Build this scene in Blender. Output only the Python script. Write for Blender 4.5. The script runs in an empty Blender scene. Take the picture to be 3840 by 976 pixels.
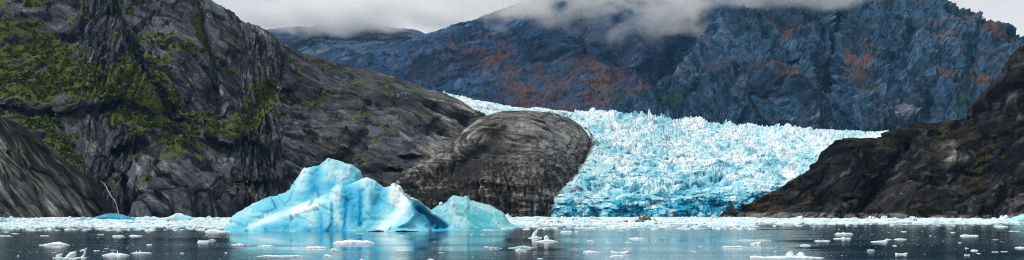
import bpy, math, random
import numpy as np

rng = np.random.RandomState(7)
random.seed(7)
R = math.radians
F, CX, HZ, CAM_H = 3325.0, 1920.0, 793.0, 6.0     # focal length (px of the 3840 wide photo), principal column, horizon row, eye height

sc = bpy.context.scene
col = sc.collection

# ------------------------------------------------------------------ noise
def _tables(seed):
    r = np.random.RandomState(seed)
    p = r.permutation(256)
    g = r.normal(size=(256, 3)); g /= np.linalg.norm(g, axis=1)[:, None]
    return np.concatenate([p, p, p]), g
_TB = {}
def perlin(P, seed=0):
    if seed not in _TB: _TB[seed] = _tables(seed)
    perm, g = _TB[seed]
    P = np.asarray(P, dtype=np.float64)
    I = np.floor(P).astype(np.int64); fr = P - I; I &= 255
    u = fr * fr * fr * (fr * (fr * 6 - 15) + 10)
    out = 0
    for dx in (0, 1):
        wx = u[:, 0] if dx else 1 - u[:, 0]
        a = perm[(I[:, 0] + dx) & 255]
        for dy in (0, 1):
            wy = u[:, 1] if dy else 1 - u[:, 1]
            b = perm[a + ((I[:, 1] + dy) & 255)]
            for dz in (0, 1):
                wz = u[:, 2] if dz else 1 - u[:, 2]
                h = perm[b + ((I[:, 2] + dz) & 255)]
                gg = g[h]
                d = gg[:, 0] * (fr[:, 0] - dx) + gg[:, 1] * (fr[:, 1] - dy) + gg[:, 2] * (fr[:, 2] - dz)
                out = out + d * wx * wy * wz
    return out * 1.6
def fbm(P, octv=4, seed=0, gain=.5, lac=2.03):
    P = np.asarray(P, float); a, s, t = 1.0, 0, 0
    for k in range(octv):
        s = s + a * perlin(P * lac ** k + 17.3 * k, seed + k); t += a; a *= gain
    return s / t * 1.3
def ridged(P, octv=4, seed=0, gain=.5, lac=2.03, sharp=2.0):
    P = np.asarray(P, float); a, s, t = 1.0, 0, 0
    for k in range(octv):
        n = (1 - np.abs(perlin(P * lac ** k + 9.1 * k, seed + k))).clip(0, 1) ** sharp
        s = s + a * n; t += a; a *= gain
    return s / t
def worley(Q, seed=0):
    """2-D cells: F1, F2 distance and a random value of the nearest cell."""
    I = np.floor(Q).astype(np.int64); fr = Q - I
    f1 = np.full(len(Q), 9.0); f2 = f1.copy(); cid = np.zeros(len(Q))
    for dx in (-1, 0, 1):
        for dy in (-1, 0, 1):
            cx, cy = I[:, 0] + dx, I[:, 1] + dy
            h = (cx * 374761393 + cy * 668265263 + seed * 974634777) & 0x7fffffff
            h = ((h ^ (h >> 13)) * 1274126177) & 0x7fffffff
            rx = (h & 1023) / 1023.0; ry = ((h >> 10) & 1023) / 1023.0; rv = ((h >> 20) & 1023) / 1023.0
            d = np.hypot(dx + rx - fr[:, 0], dy + ry - fr[:, 1])
            n = d < f1
            f2 = np.where(n, f1, np.minimum(f2, d)); cid = np.where(n, rv, cid); f1 = np.where(n, d, f1)
    return f1, f2, cid
def sstep(a, b, x):
    t = ((x - a) / (b - a)).clip(0, 1); return t * t * (3 - 2 * t)
def lerp_pts(x, pts):
    p = np.array(pts, float); return np.interp(x, p[:, 0], p[:, 1])
def smooth_pts(x, pts):
    """monotone-ish smooth interpolation through points"""
    p = np.array(pts, float); xs, ys = p[:, 0], p[:, 1]
    m = np.gradient(ys, xs); k = np.clip(np.searchsorted(xs, x) - 1, 0, len(xs) - 2)
    h = xs[k + 1] - xs[k]; t = ((x - xs[k]) / h).clip(0, 1)
    return ((2*t**3 - 3*t**2 + 1) * ys[k] + (t**3 - 2*t**2 + t) * h * m[k] + (-2*t**3 + 3*t**2) * ys[k+1] + (t**3 - t**2) * h * m[k+1])
def seg_d(px, py, pts):
    """distance to a polyline and its side (+ below / right of the walk)"""
    best = np.full(px.shape, 1e9); side = np.zeros(px.shape)
    for (x0, y0), (x1, y1) in zip(pts[:-1], pts[1:]):
        dx, dy = x1 - x0, y1 - y0; L = dx * dx + dy * dy
        t = (((px - x0) * dx + (py - y0) * dy) / L).clip(0, 1)
        d = np.hypot(px - x0 - t * dx, py - y0 - t * dy)
        c = dx * (py - y0) - dy * (px - x0)
        n = d < best
        best = np.where(n, d, best); side = np.where(n, np.sign(c), side)
    return best, side
def blob(px, py, pts, r):
    if len(pts) == 1: pts = [pts[0], (pts[0][0] + .1, pts[0][1])]
    return np.exp(-(seg_d(px, py, pts)[0] / r) ** 2)

# ------------------------------------------------------------------ meshes
def mesh_obj(name, verts, quads, mat=None, attrs=None, smooth=True, parent=None, link=True):
    verts = np.asarray(verts, np.float32); quads = np.asarray(quads, np.int32)
    me = bpy.data.meshes.new(name)
    nv, nq, k = len(verts), len(quads), quads.shape[1]
    me.vertices.add(nv); me.vertices.foreach_set('co', verts.ravel())
    me.loops.add(nq * k); me.loops.foreach_set('vertex_index', quads.ravel())
    me.polygons.add(nq)
    me.polygons.foreach_set('loop_start', np.arange(0, nq * k, k, dtype=np.int32))
    me.polygons.foreach_set('use_smooth', np.full(nq, smooth))
    me.update(calc_edges=True)
    for key, v in (attrs or {}).items():
        a = me.attributes.new(key, 'FLOAT', 'POINT'); a.data.foreach_set('value', np.asarray(v, np.float32))
    if mat: me.materials.append(mat)
    o = bpy.data.objects.new(name, me)
    if link: col.objects.link(o)
    if parent: o.parent = parent
    return o
def grid_quads(nr, nc, keep=None):
    i = np.arange(nr * nc).reshape(nr, nc)
    q = np.stack([i[:-1, :-1], i[:-1, 1:], i[1:, 1:], i[1:, :-1]], -1).reshape(-1, 4)
    if keep is not None:
        k = keep.reshape(nr, nc); kk = (k[:-1, :-1] & k[:-1, 1:] & k[1:, 1:] & k[1:, :-1]).ravel(); q = q[kk]
    return q
def grid_normals(P):
    """P (nr, nc, 3) -> unit normals turned towards the camera side"""
    du = np.gradient(P, axis=1); dv = np.gradient(P, axis=0)
    n = np.cross(du, dv); n /= (np.linalg.norm(n, axis=2)[..., None] + 1e-9)
    s = np.sign((n * (np.array([0, 0, CAM_H]) - P)).sum(2)); s[s == 0] = 1
    return n * s[..., None]
def blur(A, k):
    for ax in (0, 1):
        for _ in range(2):
            pad = [(0, 0)] * A.ndim; pad[ax] = (k, k)
            B = np.cumsum(np.pad(A, pad, mode='edge'), axis=ax)
            n = A.shape[ax]
            hi = np.take(B, np.arange(2 * k, 2 * k + n), axis=ax)
            lo = np.take(B, np.maximum(np.arange(n) - 1, 0), axis=ax)
            if ax == 0: lo[0] = 0
            else: lo[:, 0] = 0
            A = (hi - lo) / (2 * k + 1)
    return A
def at(px, py, Y):
    return np.stack([(px - CX) / F * Y, Y, CAM_H - (py - HZ) / F * Y], -1)
def at_water(px, py):
    Y = F * CAM_H / (py - HZ); return ((px - CX) / F * Y, Y, 0.0)
def tag(o, label=None, cat=None, group=None, kind=None):
    for k, v in (('label', label), ('category', cat), ('group', group), ('kind', kind)):
        if v: o[k] = v
    return o

# ------------------------------------------------------------------ materials
class NT:
    def __init__(s, name):
        s.m = bpy.data.materials.new(name); s.m.use_nodes = True; s.t = s.m.node_tree
        s.t.nodes.clear(); s.out = s.n('ShaderNodeOutputMaterial')
        s.pos = s.n('ShaderNodeNewGeometry').outputs['Position']
    def n(s, typ, **kw):
        nd = s.t.nodes.new(typ)
        for k, v in kw.items(): setattr(nd, k, v)
        return nd
    def link(s, a, b): s.t.links.new(a, b)
    def put(s, sock, v):
        if isinstance(v, bpy.types.NodeSocket): s.link(v, sock)
        elif isinstance(v, (tuple, list)) and len(v) == 3 and sock.type == 'RGBA': sock.default_value = (*v, 1)
        else: sock.default_value = v
    def math(s, op, a, b=0.0, c=0.0, clamp=False):
        nd = s.n('ShaderNodeMath', operation=op, use_clamp=clamp)
        for k, v in enumerate((a, b, c)): s.put(nd.inputs[k], v)
        return nd.outputs[0]
    def mix(s, f, a, b, mode='MIX'):
        nd = s.n('ShaderNodeMix', data_type='RGBA', blend_type=mode)
        s.put(nd.inputs[0], f); s.put(nd.inputs[6], a); s.put(nd.inputs[7], b)
        return nd.outputs[2]
    def mapping(s, v, scale=(1, 1, 1), rot=(0, 0, 0)):
        a = s.n('ShaderNodeMapping'); s.link(v, a.inputs['Vector']); a.inputs['Rotation'].default_value = rot
        b = s.n('ShaderNodeVectorMath', operation='MULTIPLY'); s.link(a.outputs[0], b.inputs[0]); b.inputs[1].default_value = scale
        return b.outputs[0]
    def noise(s, v, scale, detail=4, rough=.55, dist=0.0):
        nd = s.n('ShaderNodeTexNoise'); s.link(v, nd.inputs['Vector'])
        nd.inputs['Scale'].default_value = scale; nd.inputs['Detail'].default_value = detail
        nd.inputs['Roughness'].default_value = rough; nd.inputs['Distortion'].default_value = dist
        return nd.outputs['Fac']
    def ramp(s, f, stops):
        nd = s.n('ShaderNodeValToRGB'); e = nd.color_ramp.elements
        while len(e) < len(stops): e.new(.5)
        for k, (p, c) in enumerate(stops):
            e[k].position = p; e[k].color = (*c, 1) if len(c) == 3 else c
        s.put(nd.inputs[0], f); return nd.outputs[0]
    def rng(s, v, a, b, c=0.0, d=1.0):
        nd = s.n('ShaderNodeMapRange', interpolation_type='SMOOTHSTEP')
        for k, x in enumerate((v, a, b, c, d)): s.put(nd.inputs[k], x)
        return nd.outputs[0]
    def n_rgb(s, v):
        nd = s.n('ShaderNodeCombineColor')
        for k in range(3): s.link(v, nd.inputs[k])
        return nd.outputs[0]
    def attr(s, name): return s.n('ShaderNodeAttribute', attribute_name=name).outputs['Fac']
    def bump(s, h, strength, dist):
        nd = s.n('ShaderNodeBump'); s.link(h, nd.inputs['Height'])
        s.put(nd.inputs['Strength'], strength); nd.inputs['Distance'].default_value = dist
        return nd.outputs[0]
    def bsdf(s, color, rough=.8, normal=None, **kw):
        b = s.n('ShaderNodeBsdfPrincipled'); s.put(b.inputs['Base Color'], color); s.put(b.inputs['Roughness'], rough)
        if normal: s.link(normal, b.inputs['Normal'])
        for k, v in kw.items(): s.put(b.inputs[k], v)
        s.link(b.outputs[0], s.out.inputs['Surface']); return b

def rock_mat(name, dark, mid, light, tint, strata_rot=(0, 0, 0), strata=(.02, .02, .12), unit=1.0, moss=((.03, .04, .008), (.10, .085, .015)), rust=(.2, .075, .025),
             pale=(.3, .29, .28), tide=None, bump=1.0, rough=.75, rust_edge=(.35, .75)):
    s = NT(name); p = s.pos
    st = s.mapping(p, strata, strata_rot)
    a = s.noise(st, 1.0 / unit, 8, .62, .6)
    b = s.noise(p, .012 / unit, 3, .5)
    c = s.noise(p, .22 / unit, 6, .68)
    e = s.noise(p, .9 / unit, 4, .6)
    v = s.math('ADD', s.math('MULTIPLY', a, .65), s.math('MULTIPLY', c, .35))
    base = s.ramp(v, [(.34, dark), (.46, mid), (.54, mid), (.70, light)])
    base = s.mix(s.rng(b, .42, .62), base, s.mix(1.0, base, tint, 'MULTIPLY'))
    base = s.mix(s.math('MULTIPLY', s.attr('pale'), s.rng(a, .25, .62), clamp=True), base, s.mix(s.rng(v, .36, .62), tuple(x * .22 for x in pale), pale))
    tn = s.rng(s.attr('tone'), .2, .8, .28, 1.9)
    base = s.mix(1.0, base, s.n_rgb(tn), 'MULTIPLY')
    ru = s.math('ADD', s.attr('rust'), s.math('MULTIPLY', s.math('SUBTRACT', c, .5), 1.5))
    base = s.mix(s.rng(ru, *rust_edge), base, s.mix(e, tuple(x * .55 for x in rust), rust))
    vg = s.math('ADD', s.attr('veg'), s.math('MULTIPLY', s.math('SUBTRACT', c, .5), 1.6))
    base = s.mix(s.rng(vg, .3, .7), base, s.mix(s.rng(e, .35, .65), *moss))
    if tide:
        z = s.n('ShaderNodeSeparateXYZ'); s.link(p, z.inputs[0])
        zz = s.math('ADD', z.outputs[2], s.math('MULTIPLY', s.math('SUBTRACT', b, .5), 16.0))
        zz = s.math('ADD', zz, s.math('MULTIPLY', s.math('SUBTRACT', c, .5), 9.0))
        tf = s.math('MULTIPLY', s.rng(zz, tide[0] * .7, tide[0] * 1.2, 1, 0), s.rng(s.noise(s.mapping(p, (.05, .05, .16), (0, .5, 0)), 1.0, 4, .6), .40, .56))
        base = s.mix(tf, base, s.mix(s.rng(c, .35, .65), tuple(x * .35 for x in tide[1]), tide[1]))
    h = s.math('ADD', s.math('MULTIPLY', c, .8), s.math('MULTIPLY', a, 2.2))
    nrm = s.bump(h, .9 * bump, 2.6 * unit)
    s.bsdf(base, rough, nrm, **{'Specular IOR Level': .08})
    return s.m

def ice_mat(name, white, blue, deep, unit=1.0, sss=0.0, bump=.5, rough=.45, dirt=(.12, .12, .13), mott=.55):
    s = NT(name); p = s.pos
    a = s.noise(p, .35 / unit, 5, .6); b = s.noise(p, 1.6 / unit, 4, .6)
    bl = s.math('ADD', s.attr('blue'), s.math('MULTIPLY', s.math('SUBTRACT', a, .5), mott))
    c = s.ramp(bl, [(.05, white), (.5, blue), (.98, deep)])
    d = s.math('ADD', s.attr('dirt'), s.math('MULTIPLY', s.math('SUBTRACT', b, .5), .9))
    c = s.mix(s.rng(d, .3, 1.0), c, dirt)
    nrm = s.bump(s.math('ADD', a, s.math('MULTIPLY', b, .5)), bump, .8 * unit)
    kw = {'Specular IOR Level': .4, 'IOR': 1.31}
    bs = s.bsdf(c, rough, nrm, **kw)
    if sss:
        bs.inputs['Subsurface Weight'].default_value = sss
        bs.inputs['Subsurface Radius'].default_value = (.5, 1.6, 2.0)
        bs.inputs['Subsurface Scale'].default_value = unit
    return s.m

# ------------------------------------------------------------------ landform: a rock surface seen from its foot to its ridge, with a back side
def landform(name, x0, x1, dx, rows, ridge, Yb, Yr, prof, disp, attrs, mat, mods=None, foot=-9.0, base_y=None, nback=14, back_len=500, back_drop=260, amp_n=14):
    xs = np.arange(x0, x1 + dx, dx); nc = len(xs)
    yr = smooth_pts(xs, ridge)
    yb_d = lerp_pts(xs, Yb) if not np.isscalar(Yb) else np.full(nc, float(Yb))
    yr_d = lerp_pts(xs, Yr) if not np.isscalar(Yr) else np.full(nc, float(Yr))
    by = HZ + F * (CAM_H - foot) / yb_d if base_y is None else np.full(nc, float(base_y))
    v = np.linspace(0, 1, rows)[:, None]
    PY = by + (yr - by) * v; PX = np.broadcast_to(xs, PY.shape).copy()
    Y = yb_d + (yr_d - yb_d) * prof(np.broadcast_to(v, PY.shape), PX, PY)
    if mods: Y = Y + mods(PX, PY, v)
    P = at(PX, PY, Y)
    t = np.linspace(0, 1, nback + 1)[1:, None, None]
    dirn = P[-1] / np.linalg.norm(P[-1][:, :2], axis=1)[:, None]
    back = P[-1][None] + t * back_len * np.stack([dirn[:, 0], dirn[:, 1], np.zeros(nc)], -1)[None]
    back[..., 2] -= back_drop * (t[..., 0] ** 1.6)
    P = np.concatenate([P, back]); nr = rows + nback
    PYa = np.concatenate([PY, np.repeat(PY[-1:], nback, 0)]); PXa = np.concatenate([PX, np.repeat(PX[-1:], nback, 0)])
    N = grid_normals(blur(P, amp_n))
    N[rows:] = N[rows - 1]
    flat = P.reshape(-1, 3)
    D = disp(flat, PXa.ravel(), PYa.ravel())
    tap = np.concatenate([np.repeat(1 - .68 * sstep(.86, 1, v), nc, 1), np.full((nback, nc), .32)]).ravel()
    D = D * tap
    P2 = flat + N.reshape(-1, 3) * D[:, None]
    Pg = P2.reshape(nr, nc, 3)
    N2 = grid_normals(blur(Pg, 1))
    N2[rows:] = np.abs(N2[rows:])
    A = attrs(P2, N2.reshape(-1, 3), PXa.ravel(), PYa.ravel(), D)
    for k in ('veg', 'rust', 'pale'): A.setdefault(k, np.zeros(len(P2)))
    A.setdefault('tone', TONE.pop('rock', np.full(len(P2), .5))); TONE.pop('rock', None)
    o = mesh_obj(name, P2, grid_quads(nr, nc), mat, A, smooth=False)
    return o, Pg, N2, A
def terrace(s, w):
    """stepped ledges: flat treads and steep risers along the coordinate s"""
    k = np.floor(s / w); t = s / w - k
    return (k + sstep(.25, .75, t)) * w - s

TONE = {}
def facets(P, seed=0):
    """3-D cells, each a tilted plane of its own: broken rock faces. Returns the height (about -1..1) and the nearness to a crack (1 in it)."""
    P = np.asarray(P, float); I = np.floor(P).astype(np.int64); fr = P - I
    n = len(P); f1 = np.full(n, 9.0); f2 = f1.copy(); hb = np.zeros(n, np.int64); rel = np.zeros((n, 3))
    for dx in (-1, 0, 1):
        for dy in (-1, 0, 1):
            for dz in (-1, 0, 1):
                h = ((I[:, 0] + dx) * 374761393 + (I[:, 1] + dy) * 668265263 + (I[:, 2] + dz) * 2147483647 + seed * 974634777) & 0x7fffffff
                h = ((h ^ (h >> 13)) * 1274126177) & 0x7fffffff; h = h ^ (h >> 15)
                r = np.stack([dx + (h & 1023) / 1023.0 - fr[:, 0], dy + ((h >> 10) & 1023) / 1023.0 - fr[:, 1], dz + ((h >> 20) & 1023) / 1023.0 - fr[:, 2]], -1)
                d = (r * r).sum(1); m = d < f1
                f2 = np.where(m, f1, np.minimum(f2, d)); hb = np.where(m, h, hb); rel[m] = r[m]; f1 = np.where(m, d, f1)
    k = ((hb * 1103515245 + 12345) & 0x7fffffff)
    vec = np.stack([(k & 511) / 255.5 - 1, ((k >> 9) & 511) / 255.5 - 1, ((k >> 18) & 511) / 255.5 - 1], -1)
    TONE['last'] = ((hb >> 13) & 255) / 255.0
    return (rel * vec).sum(1) * 1.2 + (((hb >> 5) & 255) / 255.0 - .5) * .45, 1 - sstep(0, .16, np.sqrt(f2) - np.sqrt(f1))
def rot_y(P, a):
    c, s_ = np.cos(a), np.sin(a)
    return np.stack([P[:, 0] * c - P[:, 2] * s_, P[:, 1], P[:, 0] * s_ + P[:, 2] * c], -1)
def rock_disp(big, mid, small, ledge, dip=None, gully=(0, 1, 1), seed=0, unit=1.0, tones=1.0, streak=.35):
    """dip(PX, PY): angle of the bedding in the face, radians (down to the right positive)"""
    def f(P, PX, PY):
        Q = P / unit
        w = np.stack([fbm(Q / 60, 3, seed + 60), fbm(Q / 60 + 31, 3, seed + 63), fbm(Q / 60 + 77, 3, seed + 66)], -1)
        W = Q + w * 12
        th = dip(PX, PY) if dip else np.zeros(len(P))
        Wr = rot_y(W, th)
        d = fbm(Q / 210, 3, seed) * big + (ridged(W / np.array([110, 110, 150]), 3, seed + 5, .5) - .55) * mid
        if gully[0]:
            d = d + (ridged(W / np.array([gully[1], gully[1], gully[2]]), 5, seed + 9, .58) - .5) * 2 * gully[0]
            d = d + (ridged(W / np.array([11, 11, 34.]), 3, seed + 15, .6) - .5) * gully[0] * .14
        f1, c1 = facets(Wr / np.array([170, 90, 55]), seed + 1); t1 = TONE['last']
        f2, c2 = facets(Wr / np.array([85, 40, 19]), seed + 2); t2 = TONE['last']
        f3, c3 = facets(Wr / np.array([40, 17, 6.5]), seed + 3); t3 = TONE['last']
        f4, c4 = facets(Wr / np.array([14, 7, 2.6]), seed + 4)
        rg = .35 + .9 * sstep(-.25, .35, fbm(Q / 130, 2, seed + 70))          # smooth slabs and broken ground
        d = d + f1 * mid * .7 + f2 * mid * .38 * (.4 + .6 * rg) + f3 * small * .6 * rg + f4 * small * .28 * rg - c1 * mid * .12 - c2 * small * .35
        TONE['rock'] = .5 + tones * (t1 * .35 + t2 * .35 + t3 * .3 - .5 - .25 * c2 + streak * fbm(Wr / np.array([60, 20, 5.0]), 3, seed + 80))
        s = Wr[:, 2] + fbm(Q / 25, 2, seed + 33) * 5
        d = d + terrace(s, 19.0) * .7 * ledge * (.5 + fbm(Q / 80, 2, seed + 35)).clip(0, 1)
        return d * unit
    return f

# ================================================================== camera, light, sky
cam = bpy.data.cameras.new('camera'); co = bpy.data.objects.new('camera', cam); col.objects.link(co)
co.location = (0, 0, CAM_H); co.rotation_euler = (R(90), 0, 0)
cam.sensor_width = 36; cam.lens = 36 * F / 3840; cam.shift_y = (HZ - 488) / 3840
cam.clip_start = .5; cam.clip_end = 40000
sc.camera = co

SUN_EL, SUN_AZ = R(50), R(-112)          # azimuth from +Y towards +X: behind the camera and to its left
sun = bpy.data.lights.new('sun', 'SUN'); so = bpy.data.objects.new('sun', sun); col.objects.link(so)
sun.energy = 2.6; sun.angle = R(10); sun.color = (1, .96, .9)
so.rotation_euler = (R(90) - SUN_EL, 0, -SUN_AZ + R(180))
so.location = (-300, -200, 600)

w = bpy.data.worlds.new('World'); sc.world = w; w.use_nodes = True
wt = w.node_tree; wt.nodes.clear()
def wn(t, **k):
    n = wt.nodes.new(t)
    for a, b in k.items(): setattr(n, a, b)
    return n
wo = wn('ShaderNodeOutputWorld'); tc = wn('ShaderNodeTexCoord')
sky = wn('ShaderNodeTexSky', sky_type='NISHITA', sun_disc=False, sun_elevation=SUN_EL, sun_rotation=SUN_AZ)
b1 = wn('ShaderNodeBackground'); b1.inputs[1].default_value = .1; wt.links.new(sky.outputs[0], b1.inputs[0])
mp = wn('ShaderNodeMapping'); mp.inputs['Scale'].default_value = (1, 1, 3.5); wt.links.new(tc.outputs['Generated'], mp.inputs[0])
nz = wn('ShaderNodeTexNoise'); nz.inputs['Scale'].default_value = 4.5; nz.inputs['Detail'].default_value = 5; nz.inputs['Roughness'].default_value = .5
nz.inputs['Distortion'].default_value = .4; wt.links.new(mp.outputs[0], nz.inputs['Vector'])
rp = wn('ShaderNodeValToRGB'); e = rp.color_ramp.elements
e[0].position = .32; e[0].color = (.62, .62, .63, 1); e[1].position = .68; e[1].color = (.92, .91, .89, 1)
wt.links.new(nz.outputs['Fac'], rp.inputs[0])
sx = wn('ShaderNodeSeparateXYZ'); wt.links.new(tc.outputs['Generated'], sx.inputs[0])
mr = wn('ShaderNodeMapRange'); mr.inputs[1].default_value = 0.2; mr.inputs[2].default_value = 1.0; mr.inputs[3].default_value = 1.12; mr.inputs[4].default_value = .85
wt.links.new(sx.outputs[2], mr.inputs[0])
b2 = wn('ShaderNodeBackground'); wt.links.new(rp.outputs[0], b2.inputs[0]); wt.links.new(mr.outputs[0], b2.inputs[1])
mx = wn('ShaderNodeMixShader'); mx.inputs[0].default_value = .93
wt.links.new(b1.outputs[0], mx.inputs[1]); wt.links.new(b2.outputs[0], mx.inputs[2]); wt.links.new(mx.outputs[0], wo.inputs[0])

vs = sc.view_settings
vs.view_transform = 'Standard'; vs.look = 'None'; vs.gamma = 1; vs.exposure = 0; vs.use_curve_mapping = False
cy = sc.cycles
cy.max_bounces = 24; cy.diffuse_bounces = 3; cy.glossy_bounces = 3; cy.transmission_bounces = 4; cy.volume_bounces = 24; sc.render.filter_size = 1.1; cy.filter_width = 1.1; cy.volume_step_rate = 2.0; cy.volume_max_steps = 96
cy.use_denoising = True; cy.use_adaptive_sampling = False
try:
    cy.denoiser = 'OPENIMAGEDENOISE'; cy.denoising_input_passes = 'RGB_ALBEDO_NORMAL'; cy.denoising_prefilter = 'NONE'
except Exception: pass

# ================================================================== water
s = NT('water'); p = s.pos
streak = s.noise(s.mapping(p, (.006, .03, 1)), 1.0, 4, .6)
fine = s.noise(s.mapping(p, (1, 1.5, 1)), .9, 4, .6)
mid_ = s.noise(s.mapping(p, (1, 1.6, 1)), .22, 3, .5)
hgt = s.math('ADD', s.math('MULTIPLY', fine, .35), s.math('MULTIPLY', mid_, .9))
nrm = s.bump(hgt, s.rng(streak, .42, .58, .015, .095), 1.0)
s.bsdf((.004, .048, .090), s.rng(streak, .4, .6, .05, .10), nrm, **{'IOR': 1.33})
WATER = s.m
wx = [-9000, -700, 700, 9000]; wy = [-600, 60, 1600, 9000]
wv = [(x, y, 0) for y in wy for x in wx]
o = mesh_obj('water', wv, grid_quads(4, 4), WATER); tag(o, kind='structure')

# ================================================================== left mountain
M_left = rock_mat('cliff rock', (.010, .013, .018), (.052, .060, .075), (.27, .275, .28), (1.0, .95, .97), (R(0), R(-32), R(10)), (.018, .03, .11),
                  moss=((.030, .055, .010), (.15, .14, .022)), rust=(.095, .078, .036), bump=1.1)
def prof_left(v, PX, PY):
    return .15 * v + .85 * v ** 1.25
def mods_left(PX, PY, v):
    d = np.zeros_like(PX)
    def step(pts, amt, w, fall):
        dd, sd = seg_d(PX, PY, pts); return amt * np.tanh(dd * sd / w) * np.exp(-(dd / fall) ** 2)
    def groove(pts, amt, w):
        dd, _ = seg_d(PX, PY, pts); return amt * np.exp(-(dd / w) ** 2)
    d += groove([(415, -60), (470, 110), (520, 230), (560, 310), (640, 420)], 45, 26)
    d += groove([(735, -60), (745, 90), (775, 190), (800, 330), (820, 420)], 42, 20)
    d += groove([(885, 55), (905, 150), (930, 240)], 26, 12)
    d += groove([(1060, 240), (1010, 330), (960, 400), (930, 480)], 34, 30)
    d += groove([(1400, 470), (1340, 540), (1300, 600), (1290, 700)], 30, 26)
    d += groove([(560, 310), (640, 420), (760, 560), (860, 700)], 30, 40)
    d += groove([(200, 430), (280, 560), (350, 640)], 25, 30)
    d += groove([(470, 690), (480, 800)], 40, 18)
    d += step([(600, 430), (430, 400), (240, 440), (80, 400)], -22, 20, 90)
    d += step([(820, 560), (640, 520), (480, 560)], -18, 20, 70)
    d += step([(1500, 560), (1250, 560), (1100, 600), (960, 560)], -16, 18, 80)
    d += step([(1450, 640), (1250, 690), (1000, 680)], -22, 18, 70)
    d += step([(1750, 420), (1500, 400), (1250, 360), (1100, 330)], -14, 22, 70)
    d += -28 * blob(PX, PY, [(620, 640), (760, 640)], 70)
    d += -30 * blob(PX, PY, [(350, 300)], 120)
    d += -24 * blob(PX, PY, [(640, 120), (660, 230)], 60)
    return d
def attrs_left(P, N, PX, PY, D):
    nz = N[:, 2]
    reg = np.zeros(len(P))
    for pts, r, a in [([(-60, 90), (120, 160), (200, 220)], 90, .9), ([(-60, 280), (150, 300), (330, 330), (480, 360), (560, 440), (640, 510)], 85, 1.0),
                      ([(200, 230), (420, 330)], 70, .8), ([(130, 560), (260, 560), (300, 590)], 60, .8), ([(40, 400), (150, 480), (240, 560)], 55, .8),
                      ([(450, 20), (490, 60)], 40, .6), ([(500, 140), (620, 170), (700, 200)], 22, .7), ([(600, 300), (640, 370)], 50, .9),
                      ([(1010, 320), (960, 420), (930, 470)], 50, .8), ([(740, 90), (780, 230)], 30, .7), ([(680, 470), (780, 540), (850, 560)], 60, .6),
                      ([(420, 140), (560, 210), (640, 300)], 25, .5), ([(330, 20), (280, 140)], 40, .4), ([(0, 20), (140, 40)], 60, .6)]:
        reg = np.maximum(reg, a * blob(PX, PY, pts, r))
    n1 = fbm(P / 26, 4, 301); n2 = fbm(P / 90, 3, 310)
    veg = reg * 1.2 + .95 * n1 + .8 * (nz - .45) - .20 + .25 * n2
    moss = .07 * sstep(900, 1150, PX) + .30 * sstep(.6, .9, nz) + .32 * n1 - .06
    pale = .75 * sstep(.1, .5, fbm(P / np.array([18, 18, 50]), 3, 320)) * sstep(.6, .3, nz) * (.4 + .6 * sstep(350, 550, PX))
    pale = np.maximum(pale, 1.0 * blob(PX, PY, [(1640, 400), (1760, 440), (1800, 420)], 45) * (.6 + .6 * n1))
    pale = np.maximum(pale, .8 * blob(PX, PY, [(1600, 560), (1690, 490)], 40))
    rust = .5 * n1 + .25 * n2 + .05 + .42 * sstep(950, 1150, PX)
    return {'veg': np.maximum(veg, moss).clip(0, 1.2), 'rust': rust.clip(0, .6) * .8, 'pale': pale.clip(0, 1), 'bush': veg.clip(0, 1.5)}
ridge_left = [(-710, -150), (-160, -150), (400, -150), (640, -110), (760, -35), (800, 2), (880, 50), (900, 68), (960, 90), (1010, 120), (1060, 162), (1110, 188), (1190, 216), (1270, 240),
              (1350, 256), (1440, 278), (1510, 302), (1600, 333), (1680, 356), (1740, 384), (1800, 418), (1850, 450), (1900, 500)]
left, PL, NL, AL = landform('cliff_mountain', -700, 1900, 3.0, 300, ridge_left, [(-150, 960), (600, 960), (1500, 1030), (1900, 1120)],
                  [(-150, 1500), (800, 1480), (1200, 1560), (1600, 1520), (1900, 1480)], prof_left,
                  rock_disp(26, 13, 4.2, .8, lambda X, Y: np.radians(np.interp(X, [0, 300, 520, 900, 1060, 1900], [18, 22, 46, 44, 12, 6])), seed=1, tones=.75), attrs_left, M_left, mods_left)
tag(left, 'huge dark cliff mountain with mossy ledges above the packed ice', 'mountain', kind='structure')

# shrubs on the ledges of the cliff: one mass of leaf clumps nobody could count
def leaf_mass(name, pts, nrm, size, n_leaf, mat):
    n = len(pts)
    c = np.repeat(pts, n_leaf, 0); sz = np.repeat(size, n_leaf)
    off = rng.normal(size=(n * n_leaf, 3)) * np.array([.75, .75, .5])
    c = c + off * sz[:, None] * .8 + np.repeat(nrm, n_leaf, 0) * sz[:, None] * .3
    a = rng.normal(size=(n * n_leaf, 3)); a /= np.linalg.norm(a, axis=1)[:, None]
    b = np.cross(a, rng.normal(size=a.shape)); b /= np.linalg.norm(b, axis=1)[:, None]
    q = (sz * rng.uniform(.35, .8, len(sz)))[:, None]
    V = np.stack([c - a * q, c + b * q * .6, c + a * q, c - b * q * .6], 1).reshape(-1, 3)
    tone = np.repeat(np.repeat(rng.uniform(0, 1, n), n_leaf) * .7 + rng.uniform(0, .3, n * n_leaf), 4)
    return mesh_obj(name, V, np.arange(len(V)).reshape(-1, 4), mat, {'tone': tone}, smooth=False)
s = NT('leaves')
s.bsdf(s.ramp(s.attr('tone'), [(0, (.010, .028, .010)), (.4, (.032, .062, .013)), (.75, (.085, .11, .018)), (1, (.18, .15, .025))]), .7, None, **{'Specular IOR Level': .2})
LEAF = s.m
fl = PL.reshape(-1, 3); bn = AL['bush']; fn = NL.reshape(-1, 3)
pick = np.where((rng.uniform(size=len(bn)) < .10 * sstep(.45, 1.0, bn)) & (fl[:, 1] < 1700) & (fl[:, 2] > 8))[0]
print('bushes', len(pick))
shr = leaf_mass('shrubs', fl[pick], fn[pick], rng.uniform(1.4, 4.6, len(pick)), 16, LEAF); tag(shr, kind='stuff')

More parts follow.
